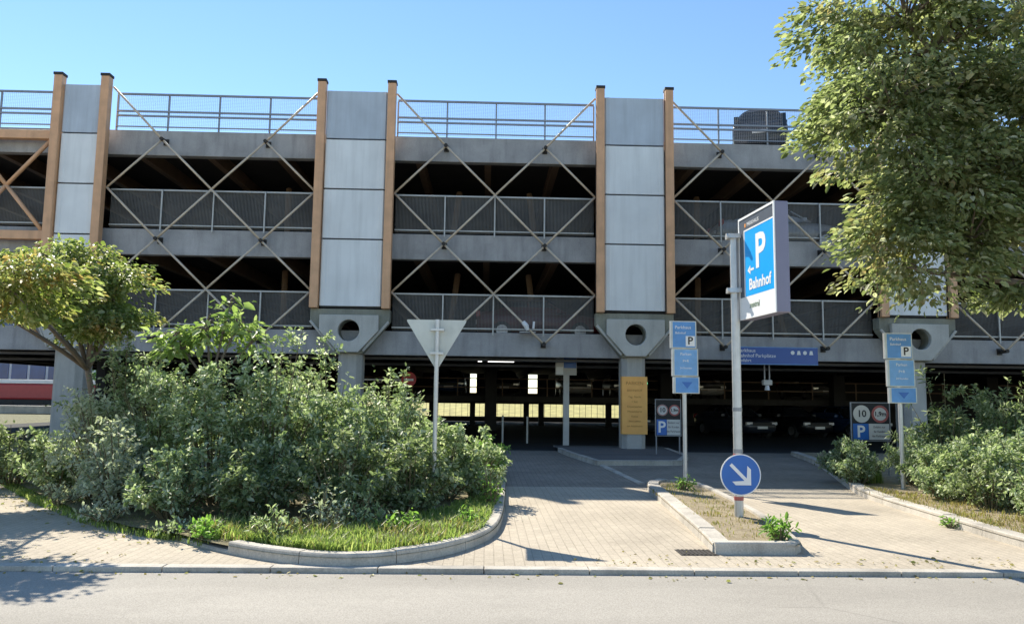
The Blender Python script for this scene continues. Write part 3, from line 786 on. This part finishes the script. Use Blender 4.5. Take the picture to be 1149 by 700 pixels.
# face looks towards local -Y
MB().box(.02, Wb - .02, -.003, .0035, .02, Hb - .02).build('border_face', M['boxgrey'], bx, local=True)
fr = MB(); e = .028
fr.box(0, Wb, -.012, .003, Hb - e, Hb); fr.box(0, Wb, -.012, .003, 0, e); fr.box(0, e, -.012, .003, e, Hb - e); fr.box(Wb - e, Wb, -.012, .003, e, Hb - e)
fr.build('face_frame', M['white'], bx, local=True)
MB().box(.2, Wb - .03, -.006, -.0035, .3, Hb - .21).build('blue_face', M['skyblue'], bx, local=True)
l = MB(); l.box(.175, .199, -.009, -.0035, .3, Hb - .19); l.box(.2, Wb - .03, -.009, -.0035, Hb - .21, Hb - .19); l.build('white_line', M['white'], bx, local=True)
MB().box(.03, Wb - .03, -.006, -.0035, .03, .298).build('white_footer', M['white'], bx, local=True)
text('letter', 'P', .62, M['white'], bx, (.68, -.0085, .83), bold=.016)
a = MB(); a.box(.34, .48, -.009, -.0065, .625, .655); a.prism_y([(.28, .64), (.37, .70), (.37, .58)], -.009, -.0065); a.build('arrow', M['white'], bx, local=True)
text('lettering', 'Bahnhof', .2, M['white'], bx, (.65, -.0085, .44), bold=.006)
text('lettering', 'zentral', .11, M['greenink'], bx, (.48, -.0085, .17), bold=.001)
text('lettering', 'PARKHAUS', .075, M['white'], bx, (.46, -.0045, Hb - .125)); MB().box(.2, .235, -.006, -.0035, Hb - .15, Hb - .1).build('dot', M['orange'], bx, local=True)
for z in (3.85, 3.1): MB().box(px - .1, px + .12, py - .1, py + .08, z - .03, z + .03).tube((px - .13, py - .06, z), (px - .05, py - .06, z), .035).build('bracket', M['galv'], B)
dy = py - .10
dz = .64; R0 = .27
dd = MB().disc_y(px, dz, R0, dy, dy + .01).build('arrow_disc', M['white'], B)
MB().disc_y(px, dz, R0 - .014, dy - .003, dy - .0005).build('blue_face', M['blue'], dd)
def rot_poly(poly, cx, cz, a): return [(cx + x * math.cos(a) - z * math.sin(a), cz + x * math.sin(a) + z * math.cos(a)) for x, z in poly]
ar = MB(); A = R(-45)
ar.prism_y(rot_poly([(-.19, -.022), (.12, -.022), (.12, .022), (-.19, .022)], px, dz, A), dy - .006, dy - .0035)
ar.prism_y(rot_poly([(.19, 0), (.045, .145), (-.02, .145), (.09, .02), (.1, 0)], px, dz, A), dy - .0068, dy - .0038)
ar.prism_y(rot_poly([(.19, 0), (.1, 0), (.09, -.02), (-.02, -.145), (.045, -.145)], px, dz, A), dy - .0068, dy - .0038)
ar.build('white_arrow', M['white'], dd)
MB().box(px - .05, px + .05, dy + .0105, dy + .05, .5, .53).build('clamp', M['galv'], B)

def panel_sign(label, x, y, zb, heights, w, tilt):
    S = thing('panel_sign', label, 'parking sign', (x, y, .05))
    pole(MB(), x, y, 0, zb + sum(heights) - .03, .038).build('pole', M['galv'], S)
    z = zb
    for i, h in enumerate(heights):
        dx = (.03, .012, -.015)[i] + .0; yy = y - .075 - .004 * (2 - i)
        pn = MB().box(x - w / 2 + dx, x + w / 2 + dx, yy, yy + .03, z + .004, z + h - .004).build('panel', M['signback'], S, bevel=.008)
        MB().box(x - w / 2 + dx - .028, x - w / 2 + dx - .001, yy + .002, yy + .05, z + .006, z + h - .006).build('side_rail', M['galv'], pn)
        MB().box(x - w / 2 + dx + .022, x + w / 2 + dx - .022, yy - .003, yy - .0005, z + .022, z + h - .022).build('face', M['paleblue'] if i != 1 else M['paleblue2'], pn)
        def tx(s_, sz, cx, cz, m='white'): text('lettering', s_, sz, M[m], pn, (x + dx + cx - S.location.x, yy - .0055 - S.location.y, z + cz - S.location.z))
        if i == 2:
            tx('Parkhaus', .085, -.02, h * .76); tx('Bahnhof', .06, -.07, h * .56)
            q = MB().box(x + dx + .03, x + dx + w / 2 - .035, yy - .006, yy - .0032, z + .045, z + .045 + .19).build('parking_square', M['white'], pn)
            text('letter', 'P', .2, M['iron'], pn, (x + dx + .03 + (w / 2 - .065) / 2 - S.location.x, yy - .008 - S.location.y, z + .14 - S.location.z), bold=.004)
        elif i == 1:
            tx('Parken', .075, 0, h * .80); tx('P+R', .07, 0, h * .55); tx('24 Stunden', .05, 0, h * .3)
        else:
            MB().prism_y([(x + dx - .1, z + h * .68), (x + dx + .1, z + h * .68), (x + dx, z + h * .3)], yy - .006, yy - .0032).build('down_arrow', M['blue'], pn)
        z += h
    return S
panel_sign('pole with three stacked pale blue parking panels at the rear tip of the middle island', 3.69, 14.62, 1.73, (.32, .52, .52), .47, 0)
panel_sign('pole with three stacked pale blue parking panels in front of the verge shrubs', 7.5, 14.1, 1.6, (.30, .50, .48), .49, 0)

# wide blue sign on the beam
Wd = thing('direction_board', 'wide navy blue direction board with white lettering hung above the garage entrance', 'sign', (8.8, 23.6, 2.7))
wx0, wx1, wy, wz0, wz1 = 7.45, 10.05, 23.55, 2.72, 3.26
MB().box(wx0, wx1, wy, wy + .06, wz0, wz1).build('board', M['navy'], Wd, bevel=.01)
for z in (wz1 - .02, wz0 + .005): MB().box(wx0, wx1, wy - .004, wy - .0005, z, z + .015).build('edge_line', M['paleblue2'], Wd)
def wt(s_, sz, x, z, al='LEFT', m='white'): text('lettering', s_, sz, M[m], Wd, (x - 8.8, wy - .003 - 23.6, z - 2.7), align=al)
wt('Parkhaus', .15, wx0 + .14, wz1 - .12); wt('Bahnhof Parkplätze', .15, wx0 + .14, wz1 - .275); wt('Einfahrt', .13, wx0 + .14, wz1 - .42); 
for i in range(4):
    pg = MB()
    cx = wx1 - .78 + i * .19
    if i % 2 == 0: pg.disc_y(cx, wz1 - .17, .06, wy - .004, wy - .0015)
    else: pg.prism_y([(cx - .06, wz1 - .23), (cx + .06, wz1 - .23), (cx + .035, wz1 - .11), (cx - .035, wz1 - .11)], wy - .004, wy - .0015)
    pg.build('pictogram', M['white'], Wd)
for x in (7.8, 9.7): MB().box(x - .03, x + .03, wy + .061, YF + .319, wz1 - .12, wz1 - .06).build('hanger', M['rail'], Wd)
Lp = thing('entrance_lamp', 'grey lamp fitting hanging below the wide navy board', 'lamp', (9.2, 25.6, 2.2))
MB().box(9.1, 9.14, 25.58, 25.62, 2.3, 3.2).build('hanger', M['rail'], Lp); MB().box(9.26, 9.30, 25.58, 25.62, 2.3, 3.2).build('hanger', M['rail'], Lp)
MB().box(9.05, 9.35, 25.5, 25.7, 2.14, 2.32).build('housing', M['offwhite'], Lp, bevel=.03); MB().tube((9.2, 25.6, 1.98), (9.2, 25.6, 2.139), .09, .06).build('lens', M['headlamp'], Lp)

def limit_board(label, x0, x1, z0, z1, y, second, legs=True):
    S = thing('limit_board', label, 'road sign', ((x0 + x1) / 2, y, 0)); w = x1 - x0; h = z1 - z0; cx = (x0 + x1) / 2; ox, oy = cx, y
    MB().box(x0, x1, y, y + .02, z0, z1).build('backing', M['black'], S)
    f = MB()
    f.box(x0 - .02, x0, y - .012, y + .03, z0 - .02, z1 + .02); f.box(x1, x1 + .02, y - .012, y + .03, z0 - .02, z1 + .02); f.box(x0, x1, y - .012, y + .03, z1, z1 + .02); f.box(x0, x1, y - .012, y + .03, z0 - .02, z0)
    f.build('frame', M['rail'], S, bevel=.004)
    for x in (x0 + .02, x1 - .02): MB().tube((x, y + .05, -.02), (x, y + .05, z1), .02).build('post', M['rail'], S)
    zc = z0 + h * .71; r = w * .225
    for i, (tx_, ) in enumerate((('10',), (second,))):
        c = x0 + w * (.27 if i == 0 else .76)
        if i == 0:
            MB().disc_y(c, zc, r, y - .004, y - .0005).build('limit_disc', M['offwhite'], S)
        else:
            MB().disc_y(c, zc, r, y - .004, y - .0005).build('limit_disc', M['dull_red'], S); MB().disc_y(c, zc, r * .74, y - .006, y - .0042).build('disc_face', M['offwhite'], S)
        text('lettering', tx_, r * (1.1 if i == 0 else .72), M['ink'], S, (c - ox, y - .0075 - oy, zc), bold=.004)
    MB().ring_y(x0 + w * .27, zc, r * .84, r * .97, y - .0065, y - .0045, 28).build('limit_ring', M['offwhite' if legs else 'dull_red'], S)
    MB().box(x0 + w * .03, x0 + w * .44, y - .004, y - .0005, z0 + .015, z0 + h * .45).build('blue_square', M['blue'], S)
    text('letter', 'P', h * .44, M['white'], S, (x0 + w * .235 - ox, y - .0055 - oy, z0 + h * .225), bold=.008)
    MB().box(x0 + w * .45, x1 - .01, y - .004, y - .0005, z0 + .015, z0 + h * .45).build('white_plate', M['offwhite'], S)
    for i, s_ in enumerate(('Einfahrt nur', 'für Kunden', 'des Parkhauses')):
        text('lettering', s_, h * .085, M['ink'], S, (x0 + w * .725 - ox, y - .0055 - oy, z0 + h * (.36 - .12 * i)), sx=.8)
limit_board('black framed board with pale 10 disc over a blue parking square beside the verge column', 7.72, 8.53, .82, 1.6, 16.5, '1,9m')
limit_board('black framed board with red ringed discs half hidden behind the middle panel sign', 4.78, 5.48, .62, 1.62, 22.2, '1,9m', False)

# column poster
po = MB(); c = 4.61; w = .40
po.prism_z([(c - w, YF - .015), (c - w + .02, YF - .03), (c + w - .02, YF - .03), (c + w, YF - .015), (c + w, YF + .25), (c - w, YF + .25)], .55, 2.33)
P = thing('column_poster', 'faded orange poster wrapped round the concrete column in the middle', 'poster', (c, YF - .02, .55))
po.build('sheet', M['poster'], P)
for z, s_, sz in ((2.12, 'PARKEN', .15), (1.9, 'BAHNHOF', .1), (1.7, 'Tag  Nacht', .09), (1.55, '1 Std.', .09), (1.4, 'Dauerparker', .09), (1.25, 'Monatskarte', .09), (1.1, 'Kasse', .09), (.95, 'Bitte zahlen', .08), (.8, 'am Automaten', .08)):
    text('lettering', s_, sz, M['poster_ink'], P, (0, -.0125, z - .55))

# ticket pole inside
T = thing('ticket_pole', 'grey square pole with small blue and white sign just inside the garage', 'sign', (2.72, 27, 0))
MB().box(2.62, 2.82, 26.92, 27.08, .03, 2.42).build('pole', M['offwhite'], T, bevel=.01)
MB().box(2.3, 3.1, 26.9, 27.1, -.01, .03).build('base_plate', M['rail'], T)
MB().box(2.34, 3.06, 26.84, 26.915, 2.42, 3.05).build('sign_panel', M['offwhite'], T); MB().box(2.62, 3.05, 26.832, 26.838, 2.66, 3.04).build('blue_face', M['blue'], T)
MB().box(2.36, 2.6, 26.83, 26.838, 2.45, 2.7).build('white_face', M['white'], T)
for i, x in enumerate((.6, 1.5)):
    bo = thing('bollard', ['slim grey bollard just inside the garage left of the ticket pole', 'slim grey bollard nearest to the ticket pole'][i], 'bollard', (x, 29, 0), 0, 'bollards at the garage lane')
    MB().tube((x, 29, -.02), (x, 29, .95), .035).build('post', M['offwhite'], bo); MB().tube((x, 29, .951), (x, 29, .99), .04, .015).build('cap', M['iron'], bo)
# barrier with no entry disc
Ba = thing('barrier_arm', 'white barrier arm with a round red no entry disc in the dark garage', 'barrier', (-5.3, 29.0, 0))
MB().box(-5.5, -5.1, 28.7, 29.1, -.02, 1.1).build('housing', M['dull_red'], Ba, bevel=.03)
MB().box(-5.3, -5.22, 28.8, 28.9, 1.1, 2.25).build('upright', M['offwhite'], Ba); MB().box(-5.2, -2.6, 28.8, 28.86, 2.19, 2.25).build('arm', M['offwhite'], Ba)
MB().disc_y(-2.85, 2.25, .27, 28.76, 28.795).build('disc', M['red'], Ba); MB().box(-3.02, -2.68, 28.752, 28.758, 2.19, 2.27).build('bar', M['white'], Ba)

# ------------------------------------------------------------------ beyond the garage
bk = MB()
n = 40
for i in range(n):
    x0, x1 = -30 + i * 1.6, -30 + (i + 1) * 1.6
    z = lambda x: .25 * math.sin(x * .7) * .3
    bk.quad((x0, 61, -.05), (x1, 61, -.05), (x1, 72, 1.9 + z(x1)), (x0, 72, 1.9 + z(x0)))
tag(bk.build('grass_bank', M['bank_grass']), kind='structure')
Tr = thing('red_train', 'red railcar with a white roof stripe standing beyond the open left bay', 'train', (-42, 66, 0))
tb = MB(); tb.box(-62, -29.5, 66, 68.8, 1.0, 2.3); tb.build('body', M['train_red'], Tr, bevel=.15)
MB().box(-62, -29.6, 65.97, 68.7, 2.31, 2.62).build('white_band', M['facade_white'], Tr, bevel=.03)
MB().box(-62, -30, 66.1, 68.6, .45, .99).build('underframe', M['black'], Tr)
for x in np.arange(-60, -31, 2.6): MB().tube((x, 66.05, .45), (x, 66.25, .45), .42, n=16).build('wheel', M['iron'], Tr)
struct(MB().box(-70, -20, 62.5, 65, -.05, .55), 'platform', M['kerb'])
Of = thing('office_building', 'white framed building with blue glazing far behind the left bay', 'building', (-46, 80, 0))
MB().box(-64, -42, 80, 92, 0, 12).build('wall', M['facade_white'], Of)
for fl in range(4):
    for i in range(12):
        x = -63.6 + i * 1.8; z = 2.9 + fl * 2.4
        MB().box(x, x + 1.5, 79.9, 79.995, z, z + 1.9).build('window', M['glass_blue'], Of)
MB().box(-64.2, -41.8, 79.7, 92.2, 12.01, 12.4).build('roof', M['rail'], Of)

# ------------------------------------------------------------------ vegetation
A_ = 'shrubs of the thicket on the left island'
sh = [
 ('low dark green shrub at the path edge far left of the thicket', -7.75, 13.2, .8, 1.15, .07, 'leaf_dark', 3000),
 ('rounded pale shrub in front of the broad left column', -6.5, 12.3, .7, 1.1, .065, 'leaf_shrub', 3200),
 ('silvery grey-green shrub at the left shoulder of the thicket', -5.2, 11.0, .7, 1.6, .055, 'leaf_silver', 5200),
 ('tall shrub under the orange-leaved tree', -4.45, 11.1, .8, 2.12, .065, 'leaf_shrub', 5200),
 ('tall pale shrub beneath the bright green sapling', -3.6, 10.7, .8, 2.15, .065, 'leaf_shrub', 5600),
 ('tallest pale green shrub in the middle of the thicket', -2.8, 10.5, .8, 2.3, .065, 'leaf_shrub', 5600),
 ('tall shrub in front of the second pillar', -2.1, 10.8, .65, 2.05, .065, 'leaf_shrub', 5600),
 ('upright shrub just left of the yield sign', -1.3, 11.1, .7, 1.6, .065, 'leaf_shrub', 5000),
 ('shrub directly behind the yield sign pole', -.65, 11.5, .65, 1.35, .065, 'leaf_shrub', 4400),
 ('small shrub at the lane edge right of the yield sign', -.12, 11.9, .42, 1.12, .065, 'leaf_shrub', 2600),
 ('low bright shrub at the lane kerb furthest into the forecourt', .02, 13.6, .38, .95, .06, 'leaf_bright', 2000),
 ('dark shrub filling the rear of the thicket under the capital', -3.1, 12.6, .9, 2.2, .07, 'leaf_dark', 4500),
 ('dark shrub at the rear of the thicket behind the yield sign', -1.6, 12.8, .9, 1.9, .07, 'leaf_dark', 4500),
 ('dark shrub at the rear left of the thicket', -5.2, 11.6, .9, 2.2, .07, 'leaf_dark', 4000),
 ('low front shrub spilling on the paving at the kerb start', -3.75, 9.75, .6, 1.0, .06, 'leaf_shrub', 3200),
 ('low shrub in the front middle of the thicket', -2.75, 9.75, .6, 1.0, .065, 'leaf_dark', 3200),
 ('dark low shrub in front left of the yield sign', -1.75, 9.75, .65, 1.25, .065, 'leaf_dark', 3400),
 ('dark low shrub at the foot of the yield sign pole', -.95, 10.2, .55, 1.05, .065, 'leaf_dark', 2800),
 ('grey-green shrub at the front left edge of the thicket', -4.7, 10.35, .6, 1.3, .06, 'leaf_silver', 3400),
]
for lb, x, y, rx, h, lf, m, n in sh:
    k = 1.075 if h > 1.4 else 1.04
    shrub(lb, x * k, y * k, rx * 1.15, h * (1.02 if h > 1.4 else .9), lf, M[m], int(n * 2.6), A_, base=.07, stems=36)
B_ = 'shrubs on the right verge'
sv = [
 ('low shrub at the rear end of the verge by the limit board', 7.35, 15.9, .6, .75, .06, 'leaf_dark', 2600),
 ('low pale shrub left of the verge panel sign', 7.05, 14.95, .5, .8, .06, 'leaf_shrub', 2800),
 ('low shrub just right of the verge panel sign', 7.85, 13.6, .6, .85, .065, 'leaf_shrub', 3400),
 ('low shrub in the middle of the verge front row', 7.8, 12.5, .6, 1.0, .065, 'leaf_shrub', 3600),
 ('low shrub at the near end of the verge front row', 7.95, 11.5, .65, 1.05, .065, 'leaf_shrub', 3800),
 ('tall narrow-leaved shrub beside the verge column', 8.85, 15.0, .75, 1.95, .10, 'leaf_dark', 4000),
 ('tall narrow-leaved shrub at the right rear of the verge', 9.75, 14.7, .85, 2.1, .10, 'leaf_dark', 4200),
 ('low spreading shrub at the kerb right of the verge panel sign', 7.4, 12.6, .5, .7, .06, 'leaf_shrub', 2200),
 ('low spreading shrub at the kerb above the small weed', 7.4, 11.5, .5, .75, .06, 'leaf_dark', 2400),
 ('low spreading shrub nearest the road on the verge', 7.5, 10.5, .55, .85, .06, 'leaf_shrub', 2600),
 ('low leafy shrub in front of the foot of the verge column', 8.1, 14.7, .6, .95, .065, 'leaf_shrub', 3000),
 ('pale shrub between the two tall shrubs and the kerb', 8.35, 12.1, .65, 1.2, .065, 'leaf_shrub', 3800),
 ('medium pale shrub in the second row of the verge', 8.75, 13.3, .7, 1.25, .065, 'leaf_shrub', 4000),
 ('medium shrub filling the right edge of the verge', 9.0, 12.2, .75, 1.45, .065, 'leaf_shrub', 4200),
 ('broad shrub behind the right edge of the verge', 10.3, 13.4, .9, 1.8, .07, 'leaf_dark', 3600),
]
for lb, x, y, rx, h, lf, m, n in sv: shrub(lb, x, y, rx * 1.08, h, lf * .9, M[m], int(n * 2.7), B_, base=.07, width=.3 if lf == .10 else .5)

tree('small_tree', 'small spreading tree with yellow-green and orange leaves in front of the left pillar', (-6.5, 13.6, .07),
     [(-7.85, 14.2, 3.9, 1.1, .8, .48), (-6.25, 10.2, 2.95, .85, .55, .4), (-6.9, 13.8, 3.25, .9, .7, .48), (-7.3, 10.9, 2.95, .8, .6, .4), (-6.45, 13.9, 3.65, .5, .45, .28), (-6.3, 13.6, 2.85, .45, .45, .25), (-8.6, 13.6, 3.7, .6, .5, .33), (-6.6, 13.3, 2.6, .6, .6, .26), (-7.6, 12.6, 3.3, .8, .7, .4)],
     100, .085, M['leaf_orange'], 430, .46, .07, (-6.75, 13.5, 2.0), flat=.36, droop=.5, shell=.15)
tree('young_sapling', 'bright green sapling with large leaves rising behind the thicket', (-4.15, 12.1, .07),
     [(-4.3, 12.1, 2.65, .38, .35, .35), (-4.75, 12.0, 2.4, .3, .3, .25), (-3.85, 12.1, 2.6, .3, .3, .25), (-4.0, 12.2, 3.0, .14, .14, .14), (-3.55, 12.1, 2.45, .2, .2, .18)],
     34, .14, M['leaf_sapling'], 30, .26, .025, (-4.2, 12.1, 1.7), flat=.45, droop=.5, shell=.2, width=.42)
tree('broad_tree', 'large overhanging tree with browning green leaves at the right edge', (12.2, 14.4, .08),
     [(10.8, 14.2, 8.2, 4.2, 3.6, 3.2), (7.3, 13.0, 8.3, 1.7, 1.7, 1.75), (6.95, 12.9, 6.6, 1.35, 1.5, 1.05), (7.55, 12.7, 5.3, 1.25, 1.2, 1.0), (6.95, 12.6, 4.3, .85, .8, .75), (7.1, 12.5, 3.75, .5, .5, .3), (8.0, 12.6, 4.3, .6, .6, .4), (10.3, 12.8, 5.5, 1.2, 1.0, .8), (9.2, 12.7, 5.0, .9, .9, .5), (10.6, 12.7, 4.6, .8, .7, .4), (9.2, 12.8, 6.3, 1.9, 1.7, 1.5), (8.75, 12.2, 3.55, .45, .5, .22), (8.8, 12.6, 5.1, .8, .9, .6)],
     300, .115, M['leaf_tree'], 430, .72, .22, (11.6, 14.2, 3.6), flat=.3, droop=.75, shell=.3, keep=lambda p: p[2] > 3.2 and p[0] < 13 and p[0] > (5.95 if p[2] > 6.2 else 6.25))
for i, (x, y, s) in enumerate([(-36.5, 76, 1.0), (-32.5, 78, 1.25), (-28, 79, 1.1)]):
    tree('background_tree', ['tree beyond the railway nearest the blue glazed building', 'middle tree beyond the railway left of the garage', 'tree beyond the railway partly hidden by the garage'][i], (x, y, 0),
         [(x, y, 3.6 * s, 2 * s, 2 * s, 1.6 * s), (x + .8, y, 5 * s, 1.4 * s, 1.4 * s, 1.2 * s)], 70, .3, M['leaf_bright'], 45, .9, .16, (x, y, 2.0), group='trees beyond the railway')

tag(grass('grass', [(-3.1, 8.75), (-2.5, 8.42), (-1.6, 7.9), (-1.15, 7.87), (-.75, 8.08), (-.3, 8.55), (-.02, 9.3), (.1, 10.4), (.18, 12.5), (-.4, 11.2), (-1., 9.8), (-2., 9.4), (-3.2, 9.7)], 15000, .13, M['grass'], .07, .45, .6), kind='stuff')
tag(grass('grass', [(-3.1, 8.75), (-2.5, 8.42), (-1.6, 7.9), (-1.15, 7.87), (-.75, 8.08), (-.3, 8.55), (-.02, 9.3), (-1., 9.8), (-2., 9.4), (-3.2, 9.7)], 900, .18, M['dry_grass'], .07, .85, .9), kind='stuff')
tag(grass('weeds', [(-2.9, 8.55), (-3.5, 9.0), (-4.2, 9.35), (-5.1, 10.2), (-6.7, 12.0), (-8.8, 14.6), (-8.5, 14.9), (-6.2, 12.2), (-4.6, 10.4), (-3.6, 9.5), (-2.9, 9.2)], 7500, .09, M['grass'], .0, .6, .7), kind='stuff')
tag(grass('grass', [(6.45, 13.4), (6.3, 10.8), (6.2, 9.0), (6.5, 8.2), (9, 8.1), (8.2, 10.5), (7.4, 12.8), (6.9, 14.4)], 5000, .07, M['dry_grass'], .075, .45), kind='stuff')
tag(grass('grass', [(2.75, 13.2), (2.68, 9.0), (3.2, 8.7), (3.5, 9.6), (3.7, 12), (3.75, 14.5), (3.1, 14.4)], 900, .045, M['dry_grass'], .083, .7), kind='stuff')
tag(grass('grass', [(6.9, 15.0), (7.6, 15.0), (8.6, 18), (8.5, 19.5), (8.3, 19.3)], 4500, .25, M['grass'], .075, .3), kind='stuff')
tag(shrub('leafy green weed at the front right corner of the middle island', 3.26, 8.78, .2, .3, .07, M['leaf_bright'], 320, None, 'weed', 12, .08, cat='weed', width=.35), 'leafy green weed at the front right corner of the middle island', 'weed')
shrub('leafy green weed beside the tip of the middle island behind the drain', 3.4, 13.6, .22, .22, .06, M['leaf_bright'], 260, None, 'weed', 10, .08, cat='weed', width=.35)
for lb, x, y, rx, h, m in [('pale leafy weed clump on the grass just left of the kerb middle', -2.25, 8.6, .3, .42, 'leaf_shrub'), ('broad leafy weed clump on the grass between thicket and kerb', -1.85, 9.1, .35, .55, 'leaf_silver'),
    ('bright weed clump on the grass below the yield sign', -.95, 9.2, .3, .3, 'leaf_bright'), ('small weed clump at the right bend of the island kerb', -.2, 9.5, .25, .25, 'leaf_bright'), ('spreading weed clump where the kerb begins', -3.35, 9.2, .35, .22, 'leaf_shrub'),
    ('grey weed clump creeping over the path edge', -4.6, 9.95, .4, .25, 'leaf_silver'), ('weed clump at the far left path edge', -5.9, 11.3, .4, .35, 'leaf_silver'), ('low weed clump hiding the lowered end of the island kerb', -3.0, 8.8, .3, .22, 'leaf_bright'), ('leafy weed clump in front of the dark low shrubs', -1.45, 9.5, .38, .5, 'leaf_shrub'), ('bright tall weed clump at the lane kerb', .08, 11.3, .22, .6, 'leaf_bright')]:
    shrub(lb, x, y, rx, h, .055, M[m], int(1500 * rx), None, 'weed', 14, .04, cat='weed', width=.4)
shrub('small green weed growing at the verge kerb on the driveway', 6.08, 10.3, .14, .12, .05, M['leaf_bright'], 160, None, 'weed', 8, .0, cat='weed', width=.35)

# fallen leaves along the kerb and the path edge
q = np.column_stack([rng.uniform(-9, 7, 420), KY + .15 + np.abs(rng.normal(0, .35, 420)), np.full(420, .004)])
q2 = np.column_stack([rng.uniform(-6, 6, 150), KY - np.abs(rng.normal(0, .12, 150)) - .02, np.full(150, -.040)])
t_ = rng.uniform(0, 1, 260); q3 = np.column_stack([-3.5 - 5.4 * t_ - np.abs(rng.normal(0, .3, 260)), 8.9 + 5.8 * t_ - np.abs(rng.normal(0, .25, 260)), np.full(260, .004)])
q = np.concatenate([q, q2, q3]); q = q[np.abs(q[:, 0] + 1.4) > (q[:, 1] < 9.5) * (q[:, 1] > KY + .06) * 2.2]
q = q[~((q[:, 0] > 2.3) & (q[:, 0] < 3.5) & (q[:, 1] > 8.3))]
dd = rng.normal(0, 1, (len(q), 3)); dd[:, 2] = .06
lv = leaves_obj('fallen_leaves', q, dd, .035, M['dry_grass'], None, 0, .6, .02); tag(lv, kind='stuff')

# ------------------------------------------------------------------ light, sky, camera
SE, SAZ = R(40.5), -math.atan(.57)      # sun azimuth measured from +Y towards +X
w = bpy.data.worlds.new('World'); bpy.context.scene.world = w; w.use_nodes = True
nt = w.node_tree; bg = nt.nodes['Background']; sk = nt.nodes.new('ShaderNodeTexSky'); sk.sky_type = 'NISHITA'
sk.sun_disc = False; sk.sun_elevation = SE; sk.sun_rotation = SAZ; sk.air_density = 1.0; sk.dust_density = .0; sk.ozone_density = 2.2
hs = nt.nodes.new('ShaderNodeHueSaturation'); hs.inputs['Saturation'].default_value = 1.08
nt.links.new(sk.outputs[0], hs.inputs['Color']); nt.links.new(hs.outputs[0], bg.inputs[0]); bg.inputs[1].default_value = .12
sl = bpy.data.lights.new('sun', 'SUN'); sl.energy = 5; sl.angle = R(.5); sl.color = (1, .93, .80)
so = bpy.data.objects.new('sun', sl); C.objects.link(so)
sd = Vector((math.sin(SAZ) * math.cos(SE), math.cos(SAZ) * math.cos(SE), math.sin(SE)))
so.rotation_euler = sd.to_track_quat('Z', 'Y').to_euler(); so.location = sd * 60

cam = bpy.data.cameras.new('camera'); co = bpy.data.objects.new('camera', cam); C.objects.link(co)
f_ = 880.; cam.sensor_width = 36; cam.lens = 36 * f_ / 1149; cam.clip_end = 2000
th_ = math.atan(97 / f_)
co.matrix_world = Matrix.Translation((0, 0, 1.6)) @ Matrix.Rotation(-R(1.75), 4, 'Z') @ Matrix.Rotation(PI / 2 + th_, 4, 'X') @ Matrix.Rotation(R(.75), 4, 'Z')
sc = bpy.context.scene; sc.camera = co
sc.view_settings.view_transform = 'Standard'; sc.view_settings.look = 'None'; sc.view_settings.exposure = .8; sc.view_settings.gamma = 1
sc.view_settings.use_curve_mapping = False
sc.cycles.max_bounces = 8; sc.cycles.transparent_max_bounces = 16
